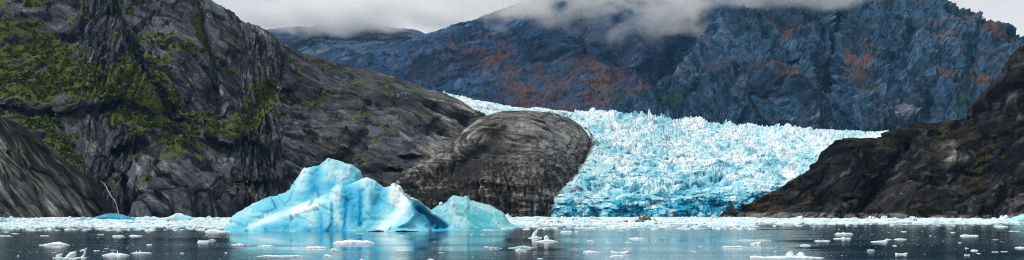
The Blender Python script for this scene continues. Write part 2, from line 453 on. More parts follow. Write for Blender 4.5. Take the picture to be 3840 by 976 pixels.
# ================================================================== smooth slab at lower left
M_slab = rock_mat('slab rock', (.016, .016, .018), (.085, .083, .082), (.30, .29, .27), (.80, .95, .76), (R(0), R(-50), R(0)), (.010, .02, .17),
                  moss=((.05, .055, .03), (.10, .10, .06)), rust=(.13, .08, .045), pale=(.30, .30, .30), bump=.8)
def slab_uv(PX, PY):
    """along and across the scoured grain of the slab, metres over its face"""
    c, q = math.cos(R(52)), math.sin(R(52))
    w = fbm(np.stack([PX / 160, PY / 160, PX * 0], -1), 3, 404) * 16
    return (PX * c + PY * q) * .22, (PX * q - PY * c + w) * .22
def disp_slab(P, PX, PY):
    al, ac = slab_uv(PX, PY); z = al * 0
    f, c = facets(np.stack([al / 46, ac / 9, z + .5], -1), 405)
    return fbm(P / 90, 3, 402) * 8 + (ridged(np.stack([al / 60, ac / 6, z], -1), 4, 410, .6) - .5) * 3.2 + terrace(ac + fbm(P / 30, 2, 411) * 4, 17) * .35 + f * 1.6 - c * .7 + fbm(P / 5, 3, 412) * .6
def attrs_slab(P, N, PX, PY, D):
    al, ac = slab_uv(PX, PY); z = al * 0
    n1 = fbm(P / 30, 3, 420); k = seg_d(PX, PY, [(0, 430), (150, 520), (300, 630), (420, 740)])[0]
    st = fbm(np.stack([al / 55, ac / 3.0, z], -1), 4, 428, .65); f, c = facets(np.stack([al / 46, ac / 9, z + .5], -1), 405)
    crk = sstep(.80, .95, ridged(np.stack([al / 40, ac / 9, z + 7], -1), 2, 431))
    return {'veg': (.3 * n1 + .35 * blob(PX, PY, [(250, 700), (90, 760)], 55)).clip(0, .34), 'rust': (.4 * n1 + .3 * st).clip(0, .45),
            'tone': .52 + .75 * st - .30 * sstep(90, 20, k) - .35 * crk - .2 * c, 'pale': (.45 * sstep(50, 170, k) + .5 * n1 + .5 * st).clip(0, .8)}
slab, *_ = landform('rock_slab', -700, 445, 2.6, 170, [(-700, 120), (-150, 335), (0, 430), (70, 468), (140, 512), (200, 556), (260, 605), (320, 655), (370, 705), (405, 755), (430, 800), (445, 828)],
                    [(-150, 640), (0, 690), (200, 760), (445, 900)], [(-150, 800), (0, 820), (200, 860), (445, 915)],
                    lambda v, PX, PY: v ** 1.05, disp_slab, attrs_slab, M_slab, foot=-8, back_len=120, back_drop=60)
tag(slab, 'smooth grey glacier-polished rock slab sloping into the ice', 'rock', kind='structure')

# ================================================================== rock dome
M_dome = rock_mat('dome rock', (.024, .024, .025), (.098, .096, .093), (.27, .265, .255), (.98, .96, .93), (R(0), R(-8), R(0)), (.02, .02, .16),
                  moss=((.03, .03, .012), (.07, .06, .02)), rust=(.22, .12, .06), pale=(.33, .31, .29), bump=1.0)
def prof_dome(v, PX, PY):
    side = ((PX - 1960) / 300).clip(-2, 1)
    return (.10 * v + .90 * sstep(.22, 1.15, v) ** 1.15) * 1.0 + 1.75 * np.where(side > 0, side ** 2, 0) * sstep(.05, .6, v)
def mods_dome(PX, PY, v):
    d = np.zeros_like(PX)
    dd, sd = seg_d(PX, PY, [(2160, 690), (1960, 700), (1800, 690), (1640, 700), (1500, 690)])
    d += -9 * np.tanh(dd * sd / 8) * np.exp(-(dd / 90) ** 2)
    d += 34 * blob(PX, PY, [(1640, 668), (1720, 640), (1820, 580), (1880, 590)], 34)        # hollow below the overhanging curl
    d += -26 * blob(PX, PY, [(1560, 640), (1660, 600), (1760, 540), (1830, 480)], 40)
    d += 18 * blob(PX, PY, [(1950, 560), (1930, 650)], 40)
    d += 14 * blob(PX, PY, [(2060, 690), (2040, 800)], 18)
    for x in (1700, 1790, 1860, 1905, 1990, 2085): d += 8 * blob(PX, PY, [(x, 600), (x + 6, 800)], 9)
    return d
def DOME_S(PX, PY, P):
    """height measured under the crest, so that the layers sweep over the dome with its outline"""
    top = smooth_pts(PX, [(1480, 690), (1560, 622), (1680, 538), (1750, 478), (1810, 440), (1870, 423), (1950, 415), (2030, 419), (2100, 431), (2150, 452), (2190, 484), (2236, 590)])
    k = sstep(720, 480, PY) * .85
    return P[:, 2] * (1 - k) - (PY - top) * .33 * k + fbm(P / 60, 3, 501) * 7
def disp_dome(P, PX, PY):
    s1 = DOME_S(PX, PY, P)
    ff, cc = facets(np.stack([P[:, 0] / 60, P[:, 1] / 60, s1 / 4.5], -1), 550)
    d = fbm(P / 70, 3, 500) * 6 + ff * 1.1 - cc * .6 + terrace(s1, 7.5) * .4 + terrace(s1 + 2, 3.1) * .3
    cl = sstep(560, 680, PY)
    d = d + (ridged(np.stack([P[:, 0] / 10, P[:, 1] / 10, P[:, 2] / 55], -1), 4, 510, .6) - .5) * 7 * cl
    return d + fbm(P / 4.5, 3, 520) * .9 + (ridged(P / 16, 3, 521) - .5) * 2.2
def attrs_dome(P, N, PX, PY, D):
    n1 = fbm(P / 28, 3, 530); st = fbm(np.stack([P[:, 0] / 5, P[:, 1] / 5, P[:, 2] / 60], -1), 3, 540)
    pale = .7 * sstep(1900, 2120, PX) * sstep(700, 560, PY) + .12 * sstep(700, 500, PY) + .3 * n1
    pale = np.maximum(pale, .9 * blob(PX, PY, [(1530, 645), (1640, 608), (1740, 540), (1800, 470)], 30) * (.8 + .5 * n1))
    pale = np.maximum(pale, .6 * blob(PX, PY, [(1990, 730), (2090, 740)], 50) * (.6 + st))
    pale = np.maximum(pale, .35 * sstep(.1, .5, st) * sstep(600, 680, PY))
    lay = fbm(np.stack([P[:, 0] / 60, P[:, 1] / 40, DOME_S(PX, PY, P) / 3.6], -1), 3, 545)
    low = sstep(560, 640, PY)
    cf, cc = facets(np.stack([P[:, 0] / 60, P[:, 1] / 60, DOME_S(PX, PY, P) / 4.5], -1), 550)
    tone = .46 + .40 * lay * (1 - .5 * low) + .55 * st * low - .22 * cc + .2 * cf + .12 * sstep(620, 470, PY) - .28 * blob(PX, PY, [(1840, 520), (1800, 600), (1700, 680)], 60) - .2 * blob(PX, PY, [(1560, 720), (1720, 760)], 60) + .15 * blob(PX, PY, [(2100, 520)], 70)  # dark blobs: stained rock, with some overhang shade put into the tone
    return {'tone': tone, 'pale': pale.clip(0, 1), 'rust': (.55 * st * sstep(560, 640, PY) + .7 * blob(PX, PY, [(1640, 694), (2090, 690)], 7) + .3 * blob(PX, PY, [(1830, 600)], 26)).clip(0, .7),
            'veg': (.3 * n1 * sstep(600, 450, PY)).clip(0, .4)}
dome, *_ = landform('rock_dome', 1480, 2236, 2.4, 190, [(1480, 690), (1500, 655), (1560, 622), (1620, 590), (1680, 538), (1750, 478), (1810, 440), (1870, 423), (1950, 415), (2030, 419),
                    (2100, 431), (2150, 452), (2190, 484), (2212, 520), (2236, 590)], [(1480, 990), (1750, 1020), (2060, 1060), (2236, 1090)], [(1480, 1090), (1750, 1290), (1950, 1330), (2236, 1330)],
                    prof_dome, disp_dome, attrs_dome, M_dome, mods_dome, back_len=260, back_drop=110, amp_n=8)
tag(dome, 'rounded layered rock dome beside the edge of the glacier', 'rock', kind='structure')

# ================================================================== glacier
GL_TOP = [(1600, 318), (1660, 342), (1690, 352), (1740, 364), (1800, 374), (1870, 384), (1960, 397), (2050, 405), (2150, 408), (2260, 412), (2340, 420), (2400, 432), (2470, 440), (2560, 450),
          (2650, 458), (2760, 466), (2900, 474), (3050, 482), (3200, 488), (3320, 490), (3480, 492)]
def build_glacier():
    xs = np.arange(1662, 3440, 2.3); nc = len(xs); nr = 400
    top = smooth_pts(xs, GL_TOP) + 6
    frontY = lerp_pts(xs, [(1600, 1060), (2060, 1045), (2300, 1065), (2700, 1090), (3440, 1100)])
    topY = lerp_pts(xs, [(1600, 2000), (2000, 1950), (2300, 2000), (2800, 2300), (3440, 2500)])
    cliff = lerp_pts(xs, [(1600, 745), (2060, 752), (2150, 740), (2250, 762), (2350, 745), (2450, 735), (2520, 758), (2620, 735), (2720, 720), (3440, 720)])
    v = np.linspace(0, 1, nr)[:, None]
    by = HZ + F * (CAM_H + 4) / frontY
    PY = by + (top - by) * v; PX = np.broadcast_to(xs, PY.shape).copy()
    tc_ = ((by - PY) / (by - cliff)).clip(0, 1); tt = ((cliff - PY) / (cliff - top)).clip(0, 1)
    cl_Y = frontY + 22
    tt2 = tt + .05 * np.sin(tt * 14 + PX / 160) * tt * (1 - tt)           # gentle steps of the icefall
    Y = np.where(tt > 0, 1 / ((1 - tt2) / cl_Y + tt2 / topY), frontY + 22 * tc_ ** 2)
    ex = lerp_pts(np.arange(0, 1000), [(0, 1600), (480, 2192), (505, 2216), (530, 2214), (570, 2204), (610, 2185), (650, 2160), (680, 2125), (700, 2100), (722, 2078), (760, 2066), (812, 2058), (999, 2050)])
    ex[:470] = 1600
    L = ex[PY.astype(int).clip(0, 999)]
    nzL = fbm(np.stack([PX / 26, PY / 26, PX * 0], -1).reshape(-1, 3), 3, 77).reshape(PX.shape) * 10
    edge = PX - L + nzL
    keep = edge > -3
    Y = Y + 55 * np.exp(-(edge.clip(0, 400) / 9)) * (PY > 470)
    P = at(PX, PY, Y).reshape(-1, 3)
    px, py = PX.ravel(), PY.ravel(); T = tt.ravel(); C = (1 - sstep(.0, .05, T))
    # seracs: blocks split by crevasses, jagged crests
    wq = np.stack([fbm(P / 70, 3, 601), fbm(P / 70 + 40, 3, 604)], -1)
    Q = P[:, :2] + wq * 26
    f1, f2, c1 = worley(Q / np.array([30, 15]), 3); g1 = sstep(0, .28, f2 - f1)
    h1, h2, c2 = worley(Q / np.array([11, 7.0]), 5); g2 = sstep(0, .3, h2 - h1)
    cr = ridged(np.stack([Q[:, 0] / 26, Q[:, 1] / 13, P[:, 2] * 0], -1), 4, 610, .6, sharp=2.5)
    big = fbm(np.stack([Q[:, 0] / 130, Q[:, 1] / 80, P[:, 2] * 0], -1), 3, 620)
    chaos = .25 + 1.0 * sstep(-.25, .35, fbm(P / np.array([130, 110, 90]), 2, 625)) + .4 * sstep(.78, 1.0, T)
    j1, j2, c3 = worley(Q / np.array([75, 34]), 9); g3 = sstep(0, .16, j2 - j1)
    fq, cq = facets(np.stack([P[:, 0] + wq[:, 0] * 9, P[:, 1] + wq[:, 1] * 9, P[:, 2]], -1) / np.array([24, 20, 12]), 640); fr_, cr_ = facets(P / np.array([9, 8, 5.5]), 641)
    thin = lerp_pts(px, [(1600, .4), (1950, .5), (2200, .9), (2300, 1.1), (2700, 1.0), (3400, .7)])
    dz = g3 * (c3 - .3) * 12 + chaos * (g1 * (.3 + .9 * c1) * 5.5 + g2 * (.2 + c2) * 1.6 + (cr - .45) * 6 + big * 9) - 5
    dz = (dz * .8 + chaos * (fq * 4.8 - cq * 1.8 + fr_ * 2.2)) * thin
    dz = dz * (.12 + .88 * sstep(.0, .06, T)) * (.35 + .65 * sstep(4, 40, edge.ravel()))
    # calving front: pushed in and out as pillars and alcoves
    col_ = ridged(np.stack([P[:, 0] / 9, P[:, 1] * 0, P[:, 2] / 32], -1), 4, 630, .6) - .5
    alc = fbm(np.stack([P[:, 0] / 28, P[:, 1] * 0, P[:, 2] / 22], -1), 3, 640)
    frag = fbm(P / 4.0, 3, 650)
    dy = (C * (col_ * 9 + alc * 16) + frag * 3.2 + fbm(P / 13, 2, 655) * 5)
    dx_ = fbm(P / 6 + 50, 3, 660) * 2.6
    P[:, 2] += dz + frag * 1.2; P[:, 1] += dy - (fq * 5 + fr_ * 2) * thin; P[:, 0] += dx_
    Pg = P.reshape(nr, nc, 3); N = grid_normals(blur(Pg, 1)).reshape(-1, 3)
    lo = fbm(np.stack([px / 120, py / 42, px * 0], -1), 4, 670); lo2 = fbm(P / np.array([22, 14, 9]), 4, 680)
    steep = sstep(.45, -.05, N[:, 2])
    lowp_ = lambda y: sstep(520, 760, y)
    band = np.sin((py + .25 * (px - 2300) + 30 * lo) / 17.0) * sstep(-.2, .3, fbm(np.stack([px / 150, py / 80, px * 0 + 2], -1), 2, 675))
    blue = .10 + .20 * lowp_(py) + .34 * lo + .42 * lo2 + .16 * (1 - g1) + .30 * (1 - g3) + .14 * cq + .10 * cr_ + .14 * steep + .10 * band
    cf = sstep(.35, .0, T) * .0 + C
    lowp = sstep(640, 800, py)
    pat = sstep(.02, .35, fbm(np.stack([px / 60, py / 60, px * 0 + 4], -1), 3, 690) + .30 * sstep(740, 800, py) - .06)
    blue = blue + .85 * pat * lowp * (.55 + .45 * steep)
    for x, y, r, a in [(2580, 775, 45, .5), (2690, 760, 42, .6), (2230, 790, 40, .4), (2390, 780, 40, .4), (2330, 410, 30, .25), (2480, 440, 45, .3), (2400, 590, 60, .15), (2850, 650, 60, .1)]:
        blue = blue + a * blob(px, py, [(x, y)], r)
    dirt = 1.0 * np.exp(-(edge.ravel().clip(0, 999) / 16) ** 1) * (py > 400) + .5 * sstep(.15, .55, fbm(P / np.array([34, 30, 12]), 4, 700)) * 1.0 * (.4 + sstep(-.2, .4, fbm(P / 120, 2, 705)))
    dirt = dirt + .5 * blob(px, py, [(2290, 675)], 18) + .35 * blob(px, py, [(2440, 500)], 22) + .3 * blob(px, py, [(2750, 690)], 50) + .25 * blob(px, py, [(2900, 600), (3000, 560)], 40)
    dirt = dirt + .55 * blob(px, py, [(1790, 402), (1900, 420), (2060, 424), (2140, 440)], 14)
    snow = sstep(.12, .5, fbm(np.stack([px / 75, py / 38, px * 0 + 9], -1), 3, 710)) * sstep(.25, .7, N[:, 2])
    blue = blue - .35 * snow
    m = ice_mat('glacier ice', (.80, .86, .88), (.36, .69, .79), (.03, .36, .54), unit=3.0, bump=.7, rough=.6, dirt=(.11, .11, .12))
    q = grid_quads(nr, nc, keep.ravel())
    used = np.unique(q); idx = np.full(len(P), -1); idx[used] = np.arange(len(used))
    o = mesh_obj('glacier', P[used], idx[q], m, {'blue': blue.clip(0, 1.1)[used], 'dirt': dirt.clip(0, 1)[used]}, smooth=False)
    tag(o, 'pale blue crevassed glacier flowing down between the rock dome and the dark headland', 'glacier')
build_glacier()

# ================================================================== dark headland on the right
M_head = rock_mat('headland rock', (.004, .004, .005), (.015, .0145, .015), (.11, .108, .108), (.9, .9, .95), (R(0), R(32), R(12)), (.03, .03, .11),
                  moss=((.014, .016, .004), (.085, .064, .009)), rust=(.035, .025, .012), pale=(.22, .215, .21), tide=(3.0, (.30, .29, .30)), bump=1.2)
def mods_head(PX, PY, v):
    d = np.zeros_like(PX)
    d += -45 * blob(PX, PY, [(3190, 580), (3260, 620)], 90) - 40 * blob(PX, PY, [(3420, 640), (3560, 600)], 80)
    d += 50 * blob(PX, PY, [(3420, 570), (3330, 660), (3260, 760), (3230, 810)], 26)
    d += 38 * blob(PX, PY, [(3330, 505), (3380, 560), (3420, 600)], 26) + 40 * blob(PX, PY, [(3640, 460), (3560, 520), (3500, 530)], 30)
    d += -30 * blob(PX, PY, [(3740, 350), (3800, 420)], 60) + 30 * blob(PX, PY, [(3700, 560), (3680, 700), (3720, 800)], 50)
    d += -18 * blob(PX, PY, [(2900, 760), (3020, 740)], 60) + 20 * blob(PX, PY, [(3060, 640), (3080, 760)], 30)
    return d
def attrs_head(P, N, PX, PY, D):
    n1 = fbm(P / 22, 4, 801); nz = N[:, 2]
    veg = .6 * n1 + .8 * (nz - .58) + .4 * sstep(3050, 2850, PX) * sstep(640, 740, PY) - .02
    veg = veg + .3 * blob(PX, PY, [(3500, 500), (3620, 470)], 40) + .25 * blob(PX, PY, [(3720, 620)], 90)
    pale = .9 * blob(PX, PY, [(3412, 590), (3330, 680), (3250, 775)], 10) * (.6 + n1) + .45 * sstep(.15, .5, fbm(P / np.array([12, 12, 6]), 3, 810)) * sstep(.5, .2, nz)
    pale = np.maximum(pale, .55 * blob(PX, PY, [(3560, 590), (3640, 580)], 30)); pale = np.maximum(pale, .4 * blob(PX, PY, [(3700, 420), (3790, 380)], 40) * (.6 + n1))
    return {'veg': veg.clip(0, 1), 'pale': pale.clip(0, 1), 'rust': (.4 * n1).clip(0, .5), 'bush': veg}
head, PH, NH, AH = landform('headland', 2690, 4500, 2.6, 210, [(2690, 822), (2712, 812), (2760, 790), (2800, 770), (2860, 738), (2900, 715), (2950, 686), (2990, 660), (3040, 628), (3065, 600), (3085, 570), (3110, 545),
                  (3140, 525), (3200, 513), (3250, 512), (3300, 510), (3345, 492), (3380, 478), (3430, 467), (3500, 460), (3570, 452), (3612, 440), (3630, 412), (3650, 388), (3690, 345), (3730, 308),
                  (3765, 275), (3785, 240), (3805, 205), (3840, 168), (3960, 60), (4500, -60)], [(2690, 1010), (2900, 960), (3300, 900), (3840, 850), (3960, 840), (4500, 760)],
                  [(2690, 1030), (2800, 1040), (3100, 1120), (3300, 1180), (3600, 1180), (3840, 1200), (3960, 1200), (4500, 1150)], lambda v, PX, PY: .4 * v + .6 * v ** 1.5,
                  rock_disp(14, 12, 5.0, .9, lambda X, Y: np.radians(-32 + 0 * X), seed=20, tones=1.35), attrs_head, M_head, mods_head, back_len=300, back_drop=150)
tag(head, 'dark mossy rock headland with pale tide-washed foot', 'headland', kind='structure')
fl = PH.reshape(-1, 3); bn = AH['bush']
pick = np.where((rng.uniform(size=len(bn)) < .035 * sstep(.35, .9, bn)) & (fl[:, 2] > 9))[0]
print('bushes', len(pick))
s = NT('headland leaves'); s.bsdf(s.ramp(s.attr('tone'), [(0, (.007, .013, .004)), (.6, (.020, .024, .006)), (1, (.055, .042, .010))]), .7)
o = leaf_mass('shrubbery', fl[pick], NH.reshape(-1, 3)[pick], rng.uniform(.8, 2.0, len(pick)), 10, s.m); tag(o, kind='stuff')

# ================================================================== mountains behind
BLUE_ROCK = dict(strata=(.016, .016, .03), unit=2.2, rust_edge=(.15, 1.15))
M_right = rock_mat('blue cliff rock', (.005, .012, .030), (.032, .076, .136), (.15, .22, .31), (1.0, 1.0, .98), (R(0), R(10), R(0)),
                   moss=((.010, .032, .022), (.035, .055, .02)), rust=(.17, .080, .042), pale=(.30, .29, .32), bump=1.2, **BLUE_ROCK)
def mods_right(PX, PY, v):
    d = 190 * blob(PX, PY, [(3140, 60), (3130, 150), (3110, 250), (3100, 340)], 22) + 110 * blob(PX, PY, [(3640, 130), (3640, 280)], 20)
    d += 90 * blob(PX, PY, [(3060, 90), (3080, 220), (3100, 330)], 18) + 80 * blob(PX, PY, [(2880, 210), (2990, 230)], 12)
    d += -120 * blob(PX, PY, [(2950, 300), (2960, 400)], 70) - 130 * blob(PX, PY, [(3240, 330), (3300, 420)], 90) - 90 * blob(PX, PY, [(2800, 130), (2860, 300)], 60)
    d += 70 * blob(PX, PY, [(3500, 330), (3480, 420)], 26) + 60 * blob(PX, PY, [(2660, 250), (2600, 380)], 22) + 70 * blob(PX, PY, [(3420, 120), (3400, 260)], 18)
    return d
def attrs_right(P, N, PX, PY, D):
    n1 = fbm(P / 75, 4, 901); n2 = fbm(P / np.array([260, 260, 90]), 3, 905); nz = N[:, 2]
    ru = np.zeros(len(P))
    for pts, r, a in [([(2740, 230), (2680, 260), (2600, 330)], 40, .6), ([(2900, 280), (2960, 280), (3030, 300)], 42, .8), ([(3180, 230), (3240, 230), (3220, 300)], 38, .8), ([(3050, 240), (3090, 280)], 30, .7),
                      ([(2830, 60), (2900, 100), (2960, 130)], 40, .6), ([(3600, 70), (3680, 130), (3760, 200)], 45, .5), ([(3500, 140), (3560, 180)], 60, .5), ([(3560, 290), (3700, 280)], 40, .5), ([(2860, 10), (3100, 10)], 40, .4)]:
        ru = np.maximum(ru, a * blob(PX, PY, pts, r))
    rust = ru * .8 + .6 * n1 + .4 * n2 + .6 * (nz - .45) + .0
    ve = np.zeros(len(P))
    for pts, r, a in [([(3610, 260), (3640, 340), (3600, 400)], 45, .7), ([(3060, 330), (3090, 360)], 30, .6), ([(3420, 310), (3480, 340)], 40, .6), ([(2640, 380), (2500, 410)], 50, .6), ([(3250, 300), (3270, 350)], 35, .5), ([(3740, 260)], 50, .5)]:
        ve = np.maximum(ve, a * blob(PX, PY, pts, r))
    veg = ve + .4 * n1 + .3 * (nz - .5) - .1
    band = np.zeros(len(P))
    for y in (385, 405, 425): band += np.exp(-((PY - y - 10 * np.sin(PX / 90.) - 12 * n2) / 3.0) ** 2) * sstep(3080, 3220, PX) * sstep(3600, 3450, PX)
    pale = .7 * band * (.4 + n1).clip(0, 1) + .45 * sstep(.2, .55, fbm(P / np.array([40, 40, 120]), 3, 910)) * sstep(.5, .2, nz)
    pale = np.maximum(pale, .5 * blob(PX, PY, [(3300, 460), (3420, 440), (3360, 420)], 34)); pale = np.maximum(pale, .5 * blob(PX, PY, [(3080, 220), (3095, 350), (3070, 440)], 13))
    pale = np.maximum(pale, .6 * blob(PX, PY, [(2920, 455), (3080, 450)], 10) * (.5 + n1))
    return {'veg': veg.clip(0, 1), 'rust': rust.clip(0, 1), 'pale': pale.clip(0, 1)}
rm, *_ = landform('blue_mountain', 2260, 4500, 3.4, 190, [(2260, 440), (2330, 405), (2370, 385), (2420, 360), (2470, 325), (2510, 295), (2560, 255), (2600, 212), (2640, 185), (2665, 150), (2690, 120), (2705, 95),
                (2725, 60), (2760, 20), (2790, -5), (2900, -60), (3100, -70), (3400, -45), (3480, -22), (3540, 3), (3600, 38), (3650, 60), (3700, 80), (3750, 105), (3800, 130), (3840, 142), (3980, 190), (4500, 330)],
                [(2260, 3050), (3000, 2850), (3980, 2700)], [(2260, 3300), (2700, 3550), (3100, 3750), (3980, 3700)], lambda v, PX, PY: .55 * v + .45 * v ** 2,
                rock_disp(26, 6, .55, .8, lambda X, Y: np.radians(70 + 25 * np.sin(X / 170.)), gully=(22, 46, 190), seed=30, unit=2.3, tones=.45, streak=.0), attrs_right, M_right, mods_right, base_y=545, back_len=1100, back_drop=600, amp_n=8)
tag(rm, 'steep blue grey mountain wall with rusty ledges behind the glacier', 'mountain', kind='structure')

M_mid = rock_mat('apron rock', (.004, .012, .030), (.024, .060, .125), (.11, .17, .27), (1.0, .95, .95), (R(0), R(6), R(0)),
                 moss=((.012, .034, .022), (.045, .055, .02)), rust=(.16, .078, .042), pale=(.2, .21, .24), bump=1.2, **BLUE_ROCK)
def prof_mid(v, PX, PY):
    ap = sstep(1500, 1900, PX)
    a = np.interp(v, [0, .42, .55, 1], [0, .62, .70, 1]); return a * ap + v * (1 - ap)
def attrs_mid(P, N, PX, PY, D):
    n1 = fbm(P / 85, 4, 1001); n2 = fbm(P / 300, 3, 1005); nz = N[:, 2]
    ap = np.zeros(len(P))
    for pts, r, a in [([(1860, 250), (1940, 320), (1990, 380)], 100, .95), ([(2200, 270), (2260, 330), (2240, 390)], 100, .95), ([(2050, 320), (2140, 380)], 110, .8), ([(2350, 290), (2440, 330)], 90, .8), ([(1760, 190), (1850, 240)], 60, .5), ([(2400, 260), (2500, 200)], 40, .3),
                      ([(1680, 200), (1800, 260)], 60, .4), ([(1560, 320), (1700, 300)], 50, .3)]:
        ap = np.maximum(ap, a * blob(PX, PY, pts, r))
    rust = ap * .62 + .55 * n1 + .2 * n2 + .35 * (nz - .5) - .02
    veg = .4 * n1 + .55 * blob(PX, PY, [(2300, 370), (2320, 410)], 40) + .45 * blob(PX, PY, [(1840, 330), (1880, 360)], 34) + .45 * blob(PX, PY, [(2150, 280), (2160, 330)], 30) + .3 * blob(PX, PY, [(2400, 370)], 50) - .02
    pale = .5 * sstep(.15, .5, fbm(P / np.array([60, 60, 40]), 3, 1010)) * sstep(1950, 1400, PX) + .8 * blob(PX, PY, [(2395, 145), (2400, 165)], 18) * (.6 + n1) + .45 * blob(PX, PY, [(2080, 290), (2070, 330)], 16) + .5 * blob(PX, PY, [(2470, 230), (2440, 300)], 14)
    return {'veg': veg.clip(0, 1), 'rust': rust.clip(0, 1), 'pale': pale.clip(0, 1)}
mm, *_ = landform('cloudy_mountain', 1080, 2960, 3.4, 170, [(1080, 246), (1190, 214), (1240, 200), (1290, 193), (1340, 196), (1390, 186), (1440, 171), (1500, 158), (1560, 137), (1620, 115), (1660, 104), (1700, 85), (1750, 70), (1790, 60), (1850, 40), (1900, 25),
                (1980, 0), (2100, -30), (2250, -25), (2400, -20), (2500, -10), (2600, -10), (2700, -30), (2960, -80)],
                [(1080, 3700), (1800, 3500), (2200, 3400), (2960, 3500)], [(1080, 4700), (1500, 4700), (2000, 4650), (2450, 4600), (2600, 4700), (2960, 4700)], prof_mid,
                rock_disp(26, 5, 1.0, .5, lambda X, Y: np.radians(-12 + 0 * X), gully=(11, 55, 200), seed=45, unit=2.6, tones=.45, streak=.1), attrs_mid, M_mid,
                lambda PX, PY, v: 380 * blob(PX, PY, [(2640, 20), (2590, 150), (2500, 290)], 60) - 160 * blob(PX, PY, [(2380, 60), (2400, 220)], 60) + 140 * blob(PX, PY, [(2180, 40), (2190, 230)], 30), base_y=470, back_len=1200, back_drop=600, amp_n=8)
tag(mm, 'broad dark blue mountain with rust brown apron and its top in cloud', 'mountain', kind='structure')

M_far = rock_mat('far rock', (.012, .022, .036), (.030, .052, .085), (.10, .13, .17), (1, 1, 1), moss=((.01, .025, .03), (.02, .04, .03)), rust=(.07, .05, .045), pale=(.2, .22, .25), bump=1.2, strata=(.016, .016, .03), unit=4.0)
fm, *_ = landform('far_mountain', 900, 1760, 3.4, 90, [(900, 120), (1000, 112), (1060, 105), (1150, 90), (1300, 80), (1400, 92), (1480, 112), (1560, 120), (1660, 150), (1760, 160)], 6000, 6900, lambda v, PX, PY: v,
                rock_disp(30, 13, 3, .3, None, seed=50, unit=4.0), lambda P, N, PX, PY, D: {'rust': (.5 * fbm(P / 160, 3, 1100) + .05).clip(0, .6), 'pale': (1.2 * blob(PX, PY, [(1535, 139), (1548, 140)], 5)).clip(0, 1)},
                M_far, base_y=330, back_len=1500, back_drop=700, amp_n=6)
tag(fm, 'distant deep blue mountain under the cloud bank', 'mountain', kind='structure')

# ================================================================== icebergs
def crest(X, Y, pts, pf=1.5, pb=1.5, ax=1.0):
    """a ridge of ice over the plan: pts are (x, y, height, width in front, width behind)"""
    best = np.full(X.shape, -9.0)
    for a, b in zip(pts[:-1], pts[1:]):
        dx, dy = b[0] - a[0], b[1] - a[1]; L = dx * dx + dy * dy
        t = (((X - a[0]) * dx + (Y - a[1]) * dy) / L).clip(0, 1)
        ex, ey = X - a[0] - t * dx, Y - a[1] - t * dy
        d = np.hypot(ex * ax, ey); sd = dx * ey - dy * ex
        hc = a[2] + (b[2] - a[2]) * t; wf = a[3] + (b[3] - a[3]) * t; wb = a[4] + (b[4] - a[4]) * t
        h = hc - np.maximum(hc, 1.0) * np.where(sd < 0, (d / wf) ** pf, (d / wb) ** pb)
        h = np.where(h < 0, h * .35, h)
        best = np.maximum(best, h)
    return best
def smax(a, b, k):
    h = (.5 + .5 * (a - b) / k).clip(0, 1); return b + (a - b) * h + k * h * (1 - h)
def cpts(Y, pts, wf, wb):
    out = []
    for q in pts:
        x, y = q[0], q[1]; Yq = q[2] if len(q) > 2 else Y
        out.append(((x - CX) / F * Yq, Yq, CAM_H - (y - HZ) / F * Yq, q[3] if len(q) > 3 else wf, q[4] if len(q) > 4 else wb))
    return out
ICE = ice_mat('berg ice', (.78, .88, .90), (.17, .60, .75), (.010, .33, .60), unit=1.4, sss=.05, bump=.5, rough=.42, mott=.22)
ICE_TEAL = ice_mat('teal ice', (.36, .65, .70), (.10, .47, .56), (.02, .27, .38), unit=1.6, sss=.1, bump=.4, rough=.4, mott=.3)
